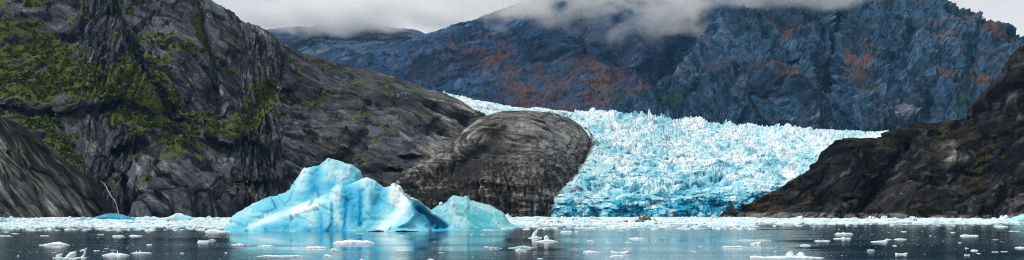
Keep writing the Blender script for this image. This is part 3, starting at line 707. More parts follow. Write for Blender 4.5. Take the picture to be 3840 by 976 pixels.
def big_berg():
    x = np.arange(-92, -12, .22); y = np.arange(262, 312, .22); X, Y = np.meshgrid(x, y); P0 = np.stack([X, Y, X * 0], -1).reshape(-1, 3)
    wx = fbm(P0 / 9, 3, 1201).reshape(X.shape) * .9; wy = fbm(P0 / 9 + 20, 3, 1204).reshape(X.shape) * .9
    Xw, Yw = X + wx, Y + wy
    fin = cpts(297, [(850, 872), (866, 845), (885, 818), (905, 795), (960, 763), (1000, 745), (1060, 731), (1085, 718), (1110, 693), (1130, 662), (1145, 636), (1165, 629), (1200, 622), (1216, 611), (1236, 597),
                     (1250, 599), (1280, 610), (1320, 622), (1343, 642), (1348, 668), (1352, 760), (1356, 872)], 13, 8)
    fr = cpts(285, [(930, 868), (960, 842), (1000, 818), (1060, 792), (1120, 771), (1180, 752), (1210, 737), (1250, 714), (1262, 698), (1276, 692), (1300, 697), (1330, 684), (1360, 672), (1382, 668), (1410, 680),
                    (1438, 704), (1458, 700), (1480, 689), (1498, 697)], 12.5, 5)
    rt = cpts(287, [(1480, 692), (1500, 700), (1522, 730), (1560, 747), (1600, 776), (1650, 811), (1690, 845), (1722, 868)], 6.0, 6)
    sp = cpts(0, [(1482, 690, 285, 9, 3.5), (1510, 722, 281, 10, 3.0), (1540, 756, 277.0, 11, 2.6), (1556, 795, 273.5, 11, 2.2), (1530, 832, 271.0, 9, 2.0), (1470, 868, 269.8, 6, 2)], 9, 3)
    h = crest(X + wx * .25, Yw, fin, 2.3, 2.0, 7.0)
    h = smax(h, crest(X + wx * .4, Yw, fr, 1.8, 1.3, 3.6), .3)
    h = smax(h, crest(X + wx * .4, Yw, rt, .8, 1.3, 2.2), .3)
    h = smax(h, crest(Xw, Yw, sp, 1.15, .9), .3)
    # low foot on the left
    h = smax(h, crest(Xw, Yw, cpts(288, [(850, 862), (900, 853), (960, 850)], 7, 6), 1.5, 1.5), .6)
    py0 = HZ + F * (CAM_H - h) / Y; px0 = CX + F * X / Y
    dY = np.zeros_like(X)
    def gr(pts, amt, w): return amt * blob(px0, py0, pts, w)
    dY += gr([(1298, 700), (1305, 760), (1290, 868)], 1.6, 9) + gr([(1350, 690), (1354, 800), (1345, 868)], 1.9, 7) + gr([(1240, 730), (1248, 800), (1244, 868)], 1.3, 8)
    dY += gr([(1325, 720), (1330, 830)], 2.6, 24) + gr([(1200, 780), (1205, 868)], .9, 8) + gr([(1420, 720), (1410, 760)], 1.6, 18) + gr([(1125, 800), (1118, 868)], .7, 9)
    dY += gr([(1010, 850), (1080, 838)], 1.3, 26) - gr([(1160, 830), (1165, 858)], 1.0, 22) - gr([(1385, 720), (1385, 790)], 1.4, 16) - gr([(1275, 740), (1270, 840)], 1.0, 10)
    dY += gr([(1185, 660), (1195, 720)], 1.6, 22) + gr([(1095, 740), (1070, 800)], .8, 30)
    dY *= .34
    dsp, ssp = seg_d(px0, py0, [(1490, 700), (1520, 735), (1546, 765), (1558, 800), (1530, 832), (1450, 868)])
    drt, _ = seg_d(px0, py0, [(1500, 700), (1560, 747), (1650, 811), (1722, 868)])
    rec = sstep(0, 14, -dsp * ssp) * sstep(4, 26, drt) * (px0 > 1440)
    dY += 5.0 * rec
    dY += gr([(1590, 830), (1640, 852)], 2.6, 26) + gr([(1580, 790), (1610, 850)], 2.2, 22)
    dY *= sstep(-.4, 1.5, h)
    P = np.stack([X, Y + dY, h], -1)
    q = P.reshape(-1, 3)
    N = grid_normals(blur(P, 2)).reshape(-1, 3)
    sc1 = ridged(q / np.array([3.6, 3.6, 2.6]), 2, 1220, .5, sharp=1.2) - .6
    st = perlin(np.stack([q[:, 0] * .12, q[:, 1] * .12, q[:, 2] * .9], -1), 1230)
    am = .5 + .9 * sstep(-.3, .5, fbm(q / 12, 2, 1225))
    fa, ca = facets(rot_y(q, R(25)) / np.array([11, 8, 5]), 1260); fb, cb = facets(rot_y(q, R(-20)) / np.array([3.6, 3, 2.2]), 1261)
    q = q + N * (sc1 * .42 * am + fa * .75 - ca * .05 + fb * .09 + fbm(q / 1.3, 3, 1240) * .14 + st * .10)[:, None]
    Pg = q.reshape(P.shape); N = grid_normals(blur(Pg, 1)).reshape(-1, 3)
    px = CX + F * q[:, 0] / q[:, 1]; py = HZ + F * (CAM_H - q[:, 2]) / q[:, 1]
    blue = .50 + .22 * fbm(q / np.array([14, 14, 8]), 2, 1250) + .10 * st + .25 * sstep(.25, .85, N[:, 0]) - .28 * (h - blur(h, 9)).ravel().clip(0, .6)  # right-facing ice is tinted bluer: shade put into the colour
    for pts, r, a in [([(1310, 715), (1325, 800)], 30, .50), ([(1352, 720), (1348, 840)], 12, .5), ([(1300, 740), (1292, 860)], 7, .5), ([(1185, 650), (1175, 690)], 24, .42), ([(1235, 690), (1150, 735)], 20, .32),
                      ([(1430, 735), (1400, 800)], 22, .30), ([(1000, 853), (1080, 850)], 18, .35), ([(1150, 862), (1290, 862)], 14, .35), ([(1000, 790), (1040, 770)], 20, .25), ([(1244, 760), (1246, 860)], 6, .45),
                      ([(1570, 790), (1600, 840), (1660, 856)], 24, .42), ([(1205, 800), (1208, 862)], 6, .35), ([(900, 840), (960, 800)], 26, .18)]:  # first blob here paints the shade of the right-hand recess as bluer ice
        blue = blue + a * blob(px, py, pts, r)
    for pts, r, a in [([(1440, 850), (1500, 800), (1490, 720)], 30, .40), ([(1160, 825), (1170, 850)], 24, .25), ([(1265, 800), (1275, 850)], 14, .2), ([(940, 850), (1060, 800), (1180, 765)], 16, .28), ([(1270, 700), (1390, 675)], 14, .15),
                      ([(1230, 610), (1330, 640)], 30, .12), ([(1210, 740), (1100, 775)], 18, .2)]:
        blue = blue - a * blob(px, py, pts, r)
    keep = (q[:, 2] > -.9)
    qd = grid_quads(*X.shape, keep); used = np.unique(qd); idx = np.full(len(q), -1); idx[used] = np.arange(len(used))
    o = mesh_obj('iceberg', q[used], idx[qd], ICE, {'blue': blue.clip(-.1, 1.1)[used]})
    tag(o, 'big pale blue iceberg with a tall fin behind a grooved front ridge', 'iceberg')
big_berg()

def small_berg():
    x = np.arange(-36, 6, .3); y = np.arange(326, 354, .3); X, Y = np.meshgrid(x, y); P0 = np.stack([X, Y, X * 0], -1).reshape(-1, 3)
    wx = fbm(P0 / 7, 3, 1301).reshape(X.shape) * .6
    cr = cpts(341, [(1600, 830), (1627, 780), (1650, 770), (1671, 761), (1697, 735), (1721, 739), (1744, 740), (1750, 736), (1760, 752), (1791, 759), (1838, 771), (1879, 797), (1884, 816), (1910, 837), (1950, 852)], 10.5, 6)
    h = crest(X + wx * .3, Y + wx, cr, 1.15, 1.5, 2.5)
    h = smax(h, crest(X, Y, cpts(0, [(1690, 775, 337, 5, 5), (1720, 815, 333.5, 4.5, 4.5), (1780, 848, 331.5, 3, 3)], 4, 4), 1.3, 1.3), .5)
    P = np.stack([X, Y, h], -1); q = P.reshape(-1, 3); N = grid_normals(blur(P, 1)).reshape(-1, 3)
    f, c = facets(rot_y(q, R(32)) / np.array([9, 5, 2.6]), 1310)
    q = q + N * (f * .4 - c * .25 + fbm(q / 1.6, 3, 1312) * .22)[:, None]
    px = CX + F * q[:, 0] / q[:, 1]; py = HZ + F * (CAM_H - q[:, 2]) / q[:, 1]
    blue = .45 + .3 * fbm(rot_y(q, R(32)) / np.array([9, 5, 2.2]), 3, 1320) + .2 * blob(px, py, [(1800, 820)], 50) - .5 * blob(px, py, [(1700, 800), (1740, 840)], 18) - .35 * blob(px, py, [(1700, 742), (1880, 798)], 12) - .3 * c
    keep = q[:, 2] > -.9
    qd = grid_quads(*X.shape, keep); used = np.unique(qd); idx = np.full(len(q), -1); idx[used] = np.arange(len(used))
    o = mesh_obj('iceberg', q[used], idx[qd], ICE_TEAL, {'blue': blue.clip(0, 1)[used]}); tag(o, 'smaller teal iceberg with a sloping back beside the big pale iceberg', 'iceberg')
small_berg()

# ------------------------------------------------------------------ floes
FLOE = ice_mat('floe ice', (.80, .86, .89), (.36, .70, .80), (.05, .38, .52), unit=.8, bump=.4, rough=.5)
GLASS = ice_mat('clear ice', (.42, .60, .62), (.12, .30, .33), (.02, .10, .12), unit=.5, bump=.5, rough=.18)
DARK = NT('striped dark ice')
_a = DARK.noise(DARK.mapping(DARK.pos, (.35, .35, 2.2), (0, R(-35), 0)), 1.0, 4, .6)
DARK.bsdf(DARK.ramp(_a, [(.36, (.015, .035, .045)), (.47, (.06, .13, .15)), (.55, (.03, .06, .07)), (.66, (.50, .58, .60))]), .25); DARK = DARK.m
DEEPBLUE = ice_mat('deep blue ice', (.20, .55, .68), (.035, .32, .46), (.012, .17, .28), unit=1.2, bump=.5, rough=.3)
PR = {'flat': [(0, .05), (.12, .55), (.4, 1), (.65, .85), (.88, .6), (1, .05)], 'mound': [(0, .05), (.2, .35), (.45, .8), (.6, 1), (.75, .7), (1, .08)], 'left': [(0, .1), (.15, .7), (.3, 1), (.5, .6), (.8, .35), (1, .05)],
      'two': [(0, .1), (.14, .5), (.25, .55), (.38, 1), (.5, .55), (.62, .7), (.8, .4), (1, .05)], 'lump': [(0, .2), (.15, .9), (.35, .8), (.5, 1), (.7, .7), (.85, .8), (1, .2)],
      'tip': [(0, .1), (.3, .3), (.55, .5), (.8, .7), (.88, 1), (1, .15)], 'thin': [(0, .1), (.2, 1), (.5, .6), (.8, .9), (1, .1)], 'wings': [(0, .55), (.1, .9), (.3, .35), (.5, .4), (.72, .45), (.9, 1), (1, .3)],
      'peaks': [(0, .3), (.25, .35), (.45, .45), (.58, .95), (.68, .5), (.82, .45), (.95, .8), (1, .35)]}
def floe_verts(W, H, D, prof, seed, n_x=30, n_c=11, rough=1.0, flat=.7):
    t = np.linspace(0, 1, n_x); h = lerp_pts(t, prof) * H
    tap = np.sqrt(np.clip(1 - (2 * t - 1) ** 2, 0, 1)) * .9 + .1
    yoff = perlin(np.stack([t * 3, t * 0 + seed * .37, t * 0], -1), 3) * D * .15
    a = np.linspace(0, math.pi, n_c)
    ca, sa = np.cos(a), np.sin(a) ** flat
    x = np.repeat((t - .5) * W, n_c); y = (-ca[None] * (D / 2) * tap[:, None] + yoff[:, None]).ravel(); z = (sa[None] * h[:, None]).ravel()
    P = np.stack([x, y, z], -1); e = np.tile((a == 0) | (np.abs(a - math.pi) < 1e-6), n_x)
    s0 = max(H, .12) * 1.1
    off = np.stack([fbm(P / s0 + seed * 3.1 + k * 50, 3, 1400) for k in range(3)], -1)
    P = P + off * np.array([.35, .35, .28]) * H * rough
    P[e, 2] = -.12 - .15 * H
    return P, grid_quads(n_x, n_c)[:, ::-1]
def add_floe(px0, px1, yw, hpx, prof, label, mat=FLOE, name='ice_floe', cat='ice floe', group=None, blue=.12, depth=.45, seed=None, extra=None, rough=1.0, kind=None):
    seed = seed if seed is not None else rng.randint(1, 9999)
    Y0 = F * CAM_H / (yw - HZ); k = Y0 / F
    W = (px1 - px0) * k; H = hpx * k * (.8 if yw > 845 else 1.0); D = max(W * depth, H * .9)
    P, q = floe_verts(W, H, D, PR[prof] if isinstance(prof, str) else prof, seed, rough=rough)
    bl = np.full(len(P), blue) + .25 * fbm(P / max(W * .2, .3) + seed, 2, 1410)
    for e in (extra or []):
        P2, q2 = e(k); q = np.concatenate([q, q2 + len(P)]); P = np.concatenate([P, P2]); bl = np.concatenate([bl, np.full(len(P2), .12)])
    o = mesh_obj(name, P, q, mat, {'blue': bl}, smooth=False)
    o.location = (((px0 + px1) / 2 - CX) * k * (1 + D / 2 / Y0), Y0 + D / 2, 0)
    return tag(o, label, cat, group, kind)
def spike(pts, radii, cx, yw):
    """a bent tapering horn of ice along a path given in photo pixels about the floe's centre"""
    def f(k):
        n = len(pts); tt = np.linspace(0, n - 1, 5 * n); pp = np.stack([np.interp(tt, range(n), [(p[0] - cx) * k for p in pts]), 0 * tt, np.interp(tt, range(n), [(yw - p[1]) * k for p in pts])], -1)
        rr = np.interp(tt, range(n), radii) * k
        d = np.gradient(pp, axis=0); d /= np.linalg.norm(d, axis=1)[:, None]; nn = np.stack([-d[:, 2], 0 * tt, d[:, 0]], -1); bb = np.array([0, 1., 0])
        an = np.linspace(0, 2 * math.pi, 9)
        V = pp[:, None] + (np.cos(an)[None, :, None] * nn[:, None] + np.sin(an)[None, :, None] * bb * .7) * rr[:, None, None]
        V = V.reshape(-1, 3); V = V + np.stack([fbm(V / (3 * k) + 40 * j, 2, 1430) for j in range(3)], -1) * 1.1 * k
        return V, grid_quads(len(tt), 9)[:, ::-1]
    return f

floes = [  # x0, x1, waterline, height (photo px), outline, label, options
 (149, 262, 921, 16, 'mound', 'low white ice floe with one off-centre hump on dark water below the rock slab', {}),
 (382, 486, 960, 15, 'two', 'white ice floe with two small peaks beside the twisted ice horn', {'extra': [spike([(440, 952), (441, 946), (440, 939)], [3, 1.6, .8], 434, 960)]}),
 (490, 568, 951, 6, 'flat', 'long flat white ice slab with two knobs on top', {'extra': [spike([(511, 946), (511, 942)], [2.5, 1.5], 529, 951), spike([(525, 946), (525, 940)], [2.5, 1.5], 529, 951)]}),
 (550, 571, 920, 5, 'lump', 'small double-lobed ice lump above the flat knobbed slab', {}),
 (740, 786, 909, 9, 'lump', 'lumpy white floe lying against a greenish clear piece', {}),
 (775, 810, 903, 8, 'mound', 'greenish clear ice wedge touching a lumpy white floe', {'mat': GLASS, 'blue': .1}),
 (866, 921, 920, 9, 'mound', 'white humped floe on dark water left of the iceberg reflection', {}),
 (421, 466, 888, 7, 'lump', 'knobbly white floe first of two in a row under the blue berg', {}),
 (484, 537, 886, 6, 'left', 'low white floe trailing a thin tail beside the knobbly one', {}),
 (363, 391, 881, 2.2, 'thin', 'thin sliver of ice left of the knobbly floe pair', {}),
 (149, 184, 885, 2.4, 'thin', 'thin white sliver above the humped floe', {}),
 (-4, 41, 886, 3.2, 'thin', 'thin ice streak cut by the left edge on dark water', {}),
 (41, 71, 877, 2.5, 'flat', 'small flat bit of ice just off the packed ice edge', {}),
 (766, 866, 871, 15, 'left', 'pale mound of ice at the foot of the big iceberg', {}),
 (1249, 1403, 914, 16, 'flat', 'broad flat-topped white floe in the turquoise reflection', {}),
 (962, 1030, 926, 8, 'flat', 'medium flat white floe at the edge of the turquoise reflection', {}),
 (1146, 1226, 932, 10, 'lump', 'long bumpy white floe below the broad flat-topped one', {}),
 (1233, 1271, 943, 14, 'flat', 'rounded block of white ice beside the long bumpy floe', {}),
 (966, 1145, 963, 7, 'thin', 'very long thin strip of broken white ice near the bottom', {'depth': .14}),
 (1214, 1253, 963, 11, 'left', 'wedge-shaped little white floe right of the long thin strip', {}),
 (1342, 1368, 982, 15, 'mound', 'pointed tip of ice cut by the bottom edge under the iceberg', {}),
 (1597, 1638, 983, 13, 'flat', 'rounded top of a floe cut by the bottom edge', {}),
 (1690, 1722, 983, 6, 'lump', 'flat scrap of ice cut by the bottom edge beside a rounded top', {}),
 (1830, 1882, 933, 9, 'left', 'glassy clear ice piece alone on dark water right of the reflection', {'mat': GLASS}),
 (1337, 1364, 876, 2.6, 'thin', 'short ice sliver close under the iceberg front', {}),
 (1482, 1515, 886, 4, 'tip', 'small grey ice scrap under the shaded side of the iceberg', {}),
 (1082, 1112, 867, 2, 'thin', 'thin ice streak touching the iceberg waterline', {}),
 (1808, 1851, 863, 3, 'thin', 'thin white streak below the teal iceberg', {}),
 (1979, 2033, 894, 9, 'mound', 'white floe with a tall bent spire standing on dark water', {'extra': [spike([(2001, 890), (2006, 876), (2012, 868), (2013, 861)], [9, 7, 5, 1.5], 2006, 894)]}),
 (2006, 2093, 907, 10, 'mound', 'white floe with a chunky block on top beside the tall spire', {'extra': [spike([(2050, 902), (2048, 893), (2054, 887)], [10, 9, 6], 2049, 907)]}),
 (2101, 2147, 872, 7, 'lump', 'bumpy white floe behind the tall ice spire', {}),
 (2148, 2171, 871, 6, 'tip', 'small pointed floe next to the bumpy one', {}),
 (1905, 2004, 932, 12, 'mound', 'flat greenish clear ice floe with pale rim at the dark water edge', {'mat': GLASS, 'blue': .0}),
 (1930, 1964, 941, 12, 'mound', 'white heap of ice in front of the greenish clear floe', {}),
 (1961, 1975, 945, 3, 'flat', 'tiny white brick of ice beside the greenish floe', {}),
 (2185, 2261, 949, 11, 'left', 'rounded grey-white floe with dark left end on the pale reflection', {}),
 (2288, 2362, 950, 12, 'wings', 'bone-shaped floe with a raised end on the pale reflection', {}),
 (2286, 2346, 963, 6, 'flat', 'faint flat white plate under the bone-shaped floe', {}),
 (2359, 2420, 897, 7, 'flat', 'low translucent bar of ice in front of the glacier', {}),
 (2202, 2231, 906, 8, 'left', 'small smooth whaleback ice lump on rippled water', {}),
 (2273, 2292, 909, 3, 'thin', 'white ice chip right of the smooth whaleback lump', {}),
 (2344, 2372, 910, 3, 'left', 'grey ice chip left of the low translucent bar', {}),
 (2705, 2793, 928, 7, 'thin', 'long low bar of ice with a knob on its left end', {'depth': .2}),
 (2812, 2858, 917, 20, 'tip', 'grey angular ice block on a thin raft of ice', {}),
 (2762, 2892, 902, 3.5, 'thin', 'thin raft of ice behind the grey angular block', {'depth': .15}),
 (2808, 3094, 970, 13, [(0, .5), (.1, .8), (.2, .45), (.4, .7), (.55, .9), (.72, .8), (.85, .35), (1, .1)], 'largest near floe with two rounded white lumps on top', {'depth': .25,
   'extra': [spike([(2962, 966), (2966, 956), (2972, 949)], [18, 15, 7], 2951, 970), spike([(3004, 966), (3008, 957), (3012, 952)], [20, 15, 8], 2951, 970)]}),
 (3125, 3190, 897, 9, 'peaks', 'white floe with two pointed peaks and a flat foot', {}),
 (3131, 3199, 880, 9, 'lump', 'lumpy white floe behind the two-peaked one', {}),
 (3265, 3329, 908, 10, 'tip', 'slanting white floe rising to a pointed right end', {}),
 (3319, 3345, 899, 4, 'left', 'little ice wedge between the slanting floe and the smooth bar', {}),
 (3352, 3400, 899, 5, 'flat', 'smooth white bar of ice right of the slanting floe', {}),
 (3376, 3401, 870, 3, 'flat', 'small flat white plate near the headland ice band', {}),
 (3052, 3115, 905, 5, 'thin', 'thin white bar of ice left of the two-peaked floe', {'depth': .2}),
 (2999, 3041, 922, 6, 'flat', 'faint grey-white plate behind the largest near floe', {}),
 (3251, 3281, 942, 9, 'flat', 'clear glassy ice block on black water', {'mat': GLASS}),
 (3356, 3400, 955, 8, 'wings', 'saddle-shaped floe with raised ends on black water', {}),
 (3345, 3365, 923, 3.5, 'mound', 'tiny white mound above the clear glassy block', {}),
 (3601, 3668, 886, 7, [(0, .3), (.2, 1), (.45, .9), (.55, .3), (.6, .7), (.9, .7), (1, .2)], 'low white floe in two joined halves under the headland', {}),
 (3729, 3781, 852, 7, 'flat', 'oval white floe on black water near the headland ice band', {}),
 (3640, 3668, 941, 6, 'lump', 'crumbled white floe on black water at lower right', {}),
 (3618, 3633, 932, 4, 'left', 'small white chip above the crumbled floe', {}),
 (3616, 3636, 958, 6, 'wings', 'jagged little floe below the crumbled one', {}),
 (3805, 3850, 931, 6, 'flat', 'bright flat floe cut by the right edge', {}),
 (3782, 3826, 868, 2.6, 'thin', 'thin bright streak of ice at the far right', {}),
 (3752, 3780, 945, 2.2, 'thin', 'faint ice streak left of the crumbled floe end', {}),
 (3564, 3583, 873, 3, 'flat', 'small oval white chip above the two joined halves', {}),
 (3718, 3744, 946, 2.2, 'thin', 'short faint streak among black water specks', {}),
 (350, 375, 941, 2.5, 'thin', 'short grey sliver between twisted horn and two-peaked floe', {}),
 # pieces in the packed ice
 (-30, 22, 836, 26, 'lump', 'rounded bright blue block at the left edge of the packed ice', {'blue': .5}),
 (18, 38, 833, 18, 'lump', 'white rounded block beside the bright blue edge block', {}),
 (140, 190, 828, 12, 'mound', 'pale humped ice block against the foot of the rock slab', {'blue': .25}),
 (236, 326, 829, 19, 'tip', 'pale blue ridge of ice left of the deep blue berg', {'blue': .4}),
 (253, 303, 859, 10, 'mound', 'dark green clear growler at the front edge of the packed ice', {'mat': GLASS, 'blue': .75, 'name': 'growler', 'cat': 'growler'}),
 (185, 255, 857, 4, 'thin', 'dark green low ice left of the green growler', {'mat': GLASS, 'blue': .7}),
 (70, 130, 855, 12, 'mound', 'smooth white mound at the front edge of the packed ice', {}),
 (-6, 40, 856, 15, 'lump', 'grey-blue block at the front left of the packed ice', {'blue': .3}),
 (336, 516, 826, 26, [(0, .25), (.15, .55), (.35, .9), (.45, 1), (.6, .92), (.8, .55), (.92, .3), (1, .1)], 'deep blue smooth iceberg below the waterfall', {'mat': DEEPBLUE, 'blue': .5, 'name': 'iceberg', 'cat': 'iceberg', 'rough': .35, 'depth': .3}),
 (330, 420, 831, 12, 'left', 'white curved lip of ice in front of the deep blue berg', {}),
 (500, 620, 829, 17, 'flat', 'long pale blue ice ridge right of the deep blue berg', {'blue': .3, 'depth': .3}),
 (600, 745, 829, 29, [(0, .35), (.25, .55), (.45, .95), (.5, 1), (.65, .7), (.9, .4), (1, .2)], 'pale blue berg with one pointed top in the packed ice', {'blue': .42, 'name': 'iceberg', 'cat': 'iceberg', 'rough': .5, 'depth': .3}),
 (725, 800, 826, 10, 'mound', 'low pale ridge between pointed pale berg and big iceberg', {'blue': .3}),
 (615, 684, 832, 7, 'flat', 'dark wet slab of ice in front of the pointed pale berg', {'mat': DARK}),
 (1884, 1948, 828, 25, 'left', 'white ice block behind the tail of the teal iceberg', {'blue': .2}),
 (1946, 2080, 826, 15, 'lump', 'long pale blue ice ridge below the rock dome', {'blue': .3, 'depth': .3}),
 (2395, 2448, 832, 31, [(0, .5), (.12, .85), (.35, 1), (.6, .95), (.85, .5), (1, .2)], 'tall dark striped ice boulder in front of the glacier', {'mat': DARK, 'name': 'growler', 'cat': 'growler', 'rough': .5, 'depth': .8}),
 (2301, 2380, 839, 13, 'mound', 'dark green striped ice hump left of the tall striped boulder', {'mat': DARK, 'name': 'growler', 'cat': 'growler', 'rough': .5}),
 (2372, 2424, 836, 12, 'flat', 'dark dirty ice bridge between the two striped humps', {'mat': DARK, 'name': 'growler', 'cat': 'growler'}),
 (2440, 2486, 836, 14, 'left', 'dark sloping ice tail right of the tall striped boulder', {'mat': DARK, 'name': 'growler', 'cat': 'growler', 'rough': .4}),
 (2423, 2484, 843, 16, 'lump', 'bright white heap in front of the tall striped boulder', {}),
 (2371, 2425, 852, 14, 'mound', 'pale blue mound of ice in front of the bright white heap', {'blue': .3}),
 (2466, 2526, 853, 15, [(0, .2), (.4, .4), (.55, 1), (.65, .8), (.75, .4), (1, .15)], 'white floe with a stubby post in front of the striped boulder', {}),
 (2169, 2219, 849, 13, 'mound', 'clean white mound of ice at the front of the packed ice before the glacier', {}),
 (2578, 2650, 841, 12, 'lump', 'broad white heap right of the striped boulder', {}),
 (2520, 2570, 838, 12, 'mound', 'white mound between striped boulder and broad white heap', {}),
 (2650, 2720, 842, 8, 'flat', 'flat white plate of packed ice near the headland tip', {}),
 (3320, 3392, 832, 16, 'lump', 'pale blue block with rounded top in the headland ice band', {'blue': .3}),
 (3405, 3442, 830, 20, 'lump', 'knobbly white stack highest in the headland ice band', {'blue': .2}),
 (3225, 3262, 833, 13, 'mound', 'white hump left of the pale blue block in the headland band', {}),
 (3560, 3612, 834, 20, 'tip', 'white pointed heap in the headland ice band', {'blue': .18}),
 (2910, 2992, 841, 9, 'flat', 'smooth long white plate at the front of the headland band', {}),
 (3030, 3110, 836, 14, 'mound', 'pale humped floe near the left of the headland band', {'blue': .25}),
 (3300, 3480, 838, 10, 'flat', 'long white raft in front of the pale blue block', {'depth': .2}),
 (3764, 3880, 834, 33, [(0, .05), (.2, .35), (.5, .75), (.8, 1), (1, 1)], 'bright blue berg sloping out of the right edge', {'blue': .5, 'name': 'iceberg', 'cat': 'iceberg', 'rough': .4, 'depth': .5}),
]
for x0, x1, yw, hp, pr, lab, kw in floes: add_floe(x0, x1, yw, hp, pr, lab, **kw)

# three sculpted pieces near the lower left
add_floe(198, 240, 969, 9, 'mound', 'leaf-like ice piece with a raised pointed fin, first of the sculpted trio', extra=[spike([(212, 962), (226, 958), (236, 951)], [6, 5, 1.2], 219, 969)])
add_floe(236, 290, 972, 11, 'left', 'tall winged ice shard pointing up, middle of the sculpted trio', extra=[spike([(256, 968), (268, 957), (280, 950), (286, 942)], [11, 12, 7, 1], 263, 972), spike([(270, 962), (287, 957)], [7, 2], 263, 972)])
add_floe(277, 326, 968, 3, 'thin', 'twisted horn of ice with a crossbar top like a hammer', extra=[spike([(306, 967), (315, 958), (318, 948), (316, 941), (320, 936), (325, 931)], [5, 4, 3, 4, 3, 1.5], 301, 968), spike([(300, 943), (309, 939), (317, 938)], [2.5, 3.5, 3.5], 301, 968)])
# small blocks lying on the teal iceberg
def ice_block(px, py, Y, wpx, hpx, label):
    k = Y / F; P, q = floe_verts(wpx * k, hpx * k * 1.4, wpx * k * .8, PR['lump'], rng.randint(999), 16, 12)
    lo = P.copy(); o = mesh_obj('ice_block', P, q, FLOE, {'blue': np.full(len(P), .1)}, smooth=False)
    o.location = at(px, py + hpx * .5, Y); tag(o, label, 'ice block')
ice_block(1699, 766, 333.5, 26, 12, 'loose white ice block lying on the slope of the teal iceberg')
ice_block(1654, 765, 336, 12, 9, 'tiny white ice block on the left shoulder of the teal iceberg')

# the packed ice: the larger pieces one by one
zones = [(30, 860, 822, 852, 48, 'plain white ice chunk in the packed ice below the grey rock slab and cliff', 'chunks of packed ice below the cliff'),
         (1900, 2790, 820, 851, 60, 'plain white ice chunk in the packed ice in front of the glacier', 'chunks of packed ice before the glacier'),
         (2800, 3780, 822, 840, 52, 'plain white ice chunk in the ice band along the dark headland', 'chunks of packed ice along the headland')]
for xa, xb, ya, yb, n, lab, grp in zones:
    for k in range(n):
        yw = ya + (yb - ya) * rng.uniform() ** 1.2; px = xa + (xb - xa) * (k + rng.uniform()) / n
        wd = rng.uniform(24, 80) * (.6 + .5 * (yw - ya) / (yb - ya)); hp = 5 + 12 * rng.uniform() ** 1.8
        add_floe(px - wd / 2, px + wd / 2, yw, hp, ['flat', 'mound', 'lump', 'two', 'left'][rng.randint(5)], lab, name='ice_chunk', cat='ice chunk', group=grp, blue=rng.choice([.02, .1, .2, .35]), depth=.55)
# drifting bits on the open water, the larger ones one by one
for k in range(32):
    yw = 862 + 112 * rng.uniform() ** 1.3; px = rng.uniform(0, 3840)
    if 870 < px < 1760 and yw < 885: continue
    wd = rng.uniform(8, 24); add_floe(px - wd / 2, px + wd / 2, yw, rng.uniform(1.2, 3.2), ['flat', 'thin', 'lump', 'left'][rng.randint(4)], 'tiny ice bit drifting alone on the open water', name='ice_bit', cat='ice bit', group='tiny ice bits on the open water', blue=rng.choice([0, .1, .3]))

def brash(name, n, fx, wr, hr, blue=(0, .4), nx=7, ncs=6):
    Vs, Qs, Bs, off = [], [], [], 0
    base = [floe_verts(1, 1, 1, PR[k], i * 7 + 1, nx, ncs) for i, k in enumerate(['flat', 'mound', 'lump', 'two', 'left', 'thin'])]
    for k in range(n):
        px, yw = fx(); Y0 = F * CAM_H / (yw - HZ); kk = Y0 / F
        P, q = base[rng.randint(6)]; W = rng.uniform(*wr) * kk; H = rng.uniform(*hr) * kk
        a = rng.uniform(0, 6.28); c, s_ = math.cos(a), math.sin(a); dd = rng.uniform(.5, 1)
        V = np.stack([P[:, 0] * c - P[:, 1] * s_, (P[:, 0] * s_ + P[:, 1] * c), P[:, 2]], -1) * np.array([W, W * dd, H]) + np.array([(px - CX) * kk, Y0, 0])
        Vs.append(V); Qs.append(q + off); off += len(V); Bs.append(np.full(len(V), rng.uniform(*blue)))
    o = mesh_obj(name, np.concatenate(Vs), np.concatenate(Qs), FLOE, {'blue': np.concatenate(Bs)}, smooth=False); tag(o, kind='stuff')
def f_left():
    while True:
        px = rng.uniform(-480, 880); y = 819 + 46 * rng.uniform() ** 1.15
        if y < 853 + 3 * math.sin(px / 60) or rng.uniform() < .12: return px, y
def f_mid():
    while True:
        px = rng.uniform(1890, 2830); y = 817 + 44 * rng.uniform() ** 1.15
        if y < 847 + 4 * math.sin(px / 70) or rng.uniform() < .15: return px, y
def f_right():
    while True:
        px = rng.uniform(2700, 4300); y = 819 + 30 * rng.uniform()
        if (822 - 2 * math.sin(px / 90) < y < 839 + 3 * math.sin(px / 80)) or rng.uniform() < .03: return px, y
brash('brash_ice', 4200, f_left, (10, 36), (1.5, 6)); brash('brash_ice', 3000, f_mid, (9, 34), (1.3, 5.5)); brash('brash_ice', 3200, f_right, (9, 32), (1.5, 6))
def f_open():
    while True:
        y = 858 + 120 * rng.uniform() ** 1.6; px = rng.uniform(-300, 4140)
        if 870 < px < 1740 and y < 872: continue
        cl = perlin(np.array([[px / 260, y / 16, 3.3]]), 1500)[0]
        if rng.uniform() < .08 + 1.5 * cl: return px, y
brash('floating_ice_bits', 440, f_open, (1.5, 7), (.3, 1.0), (0, .5))

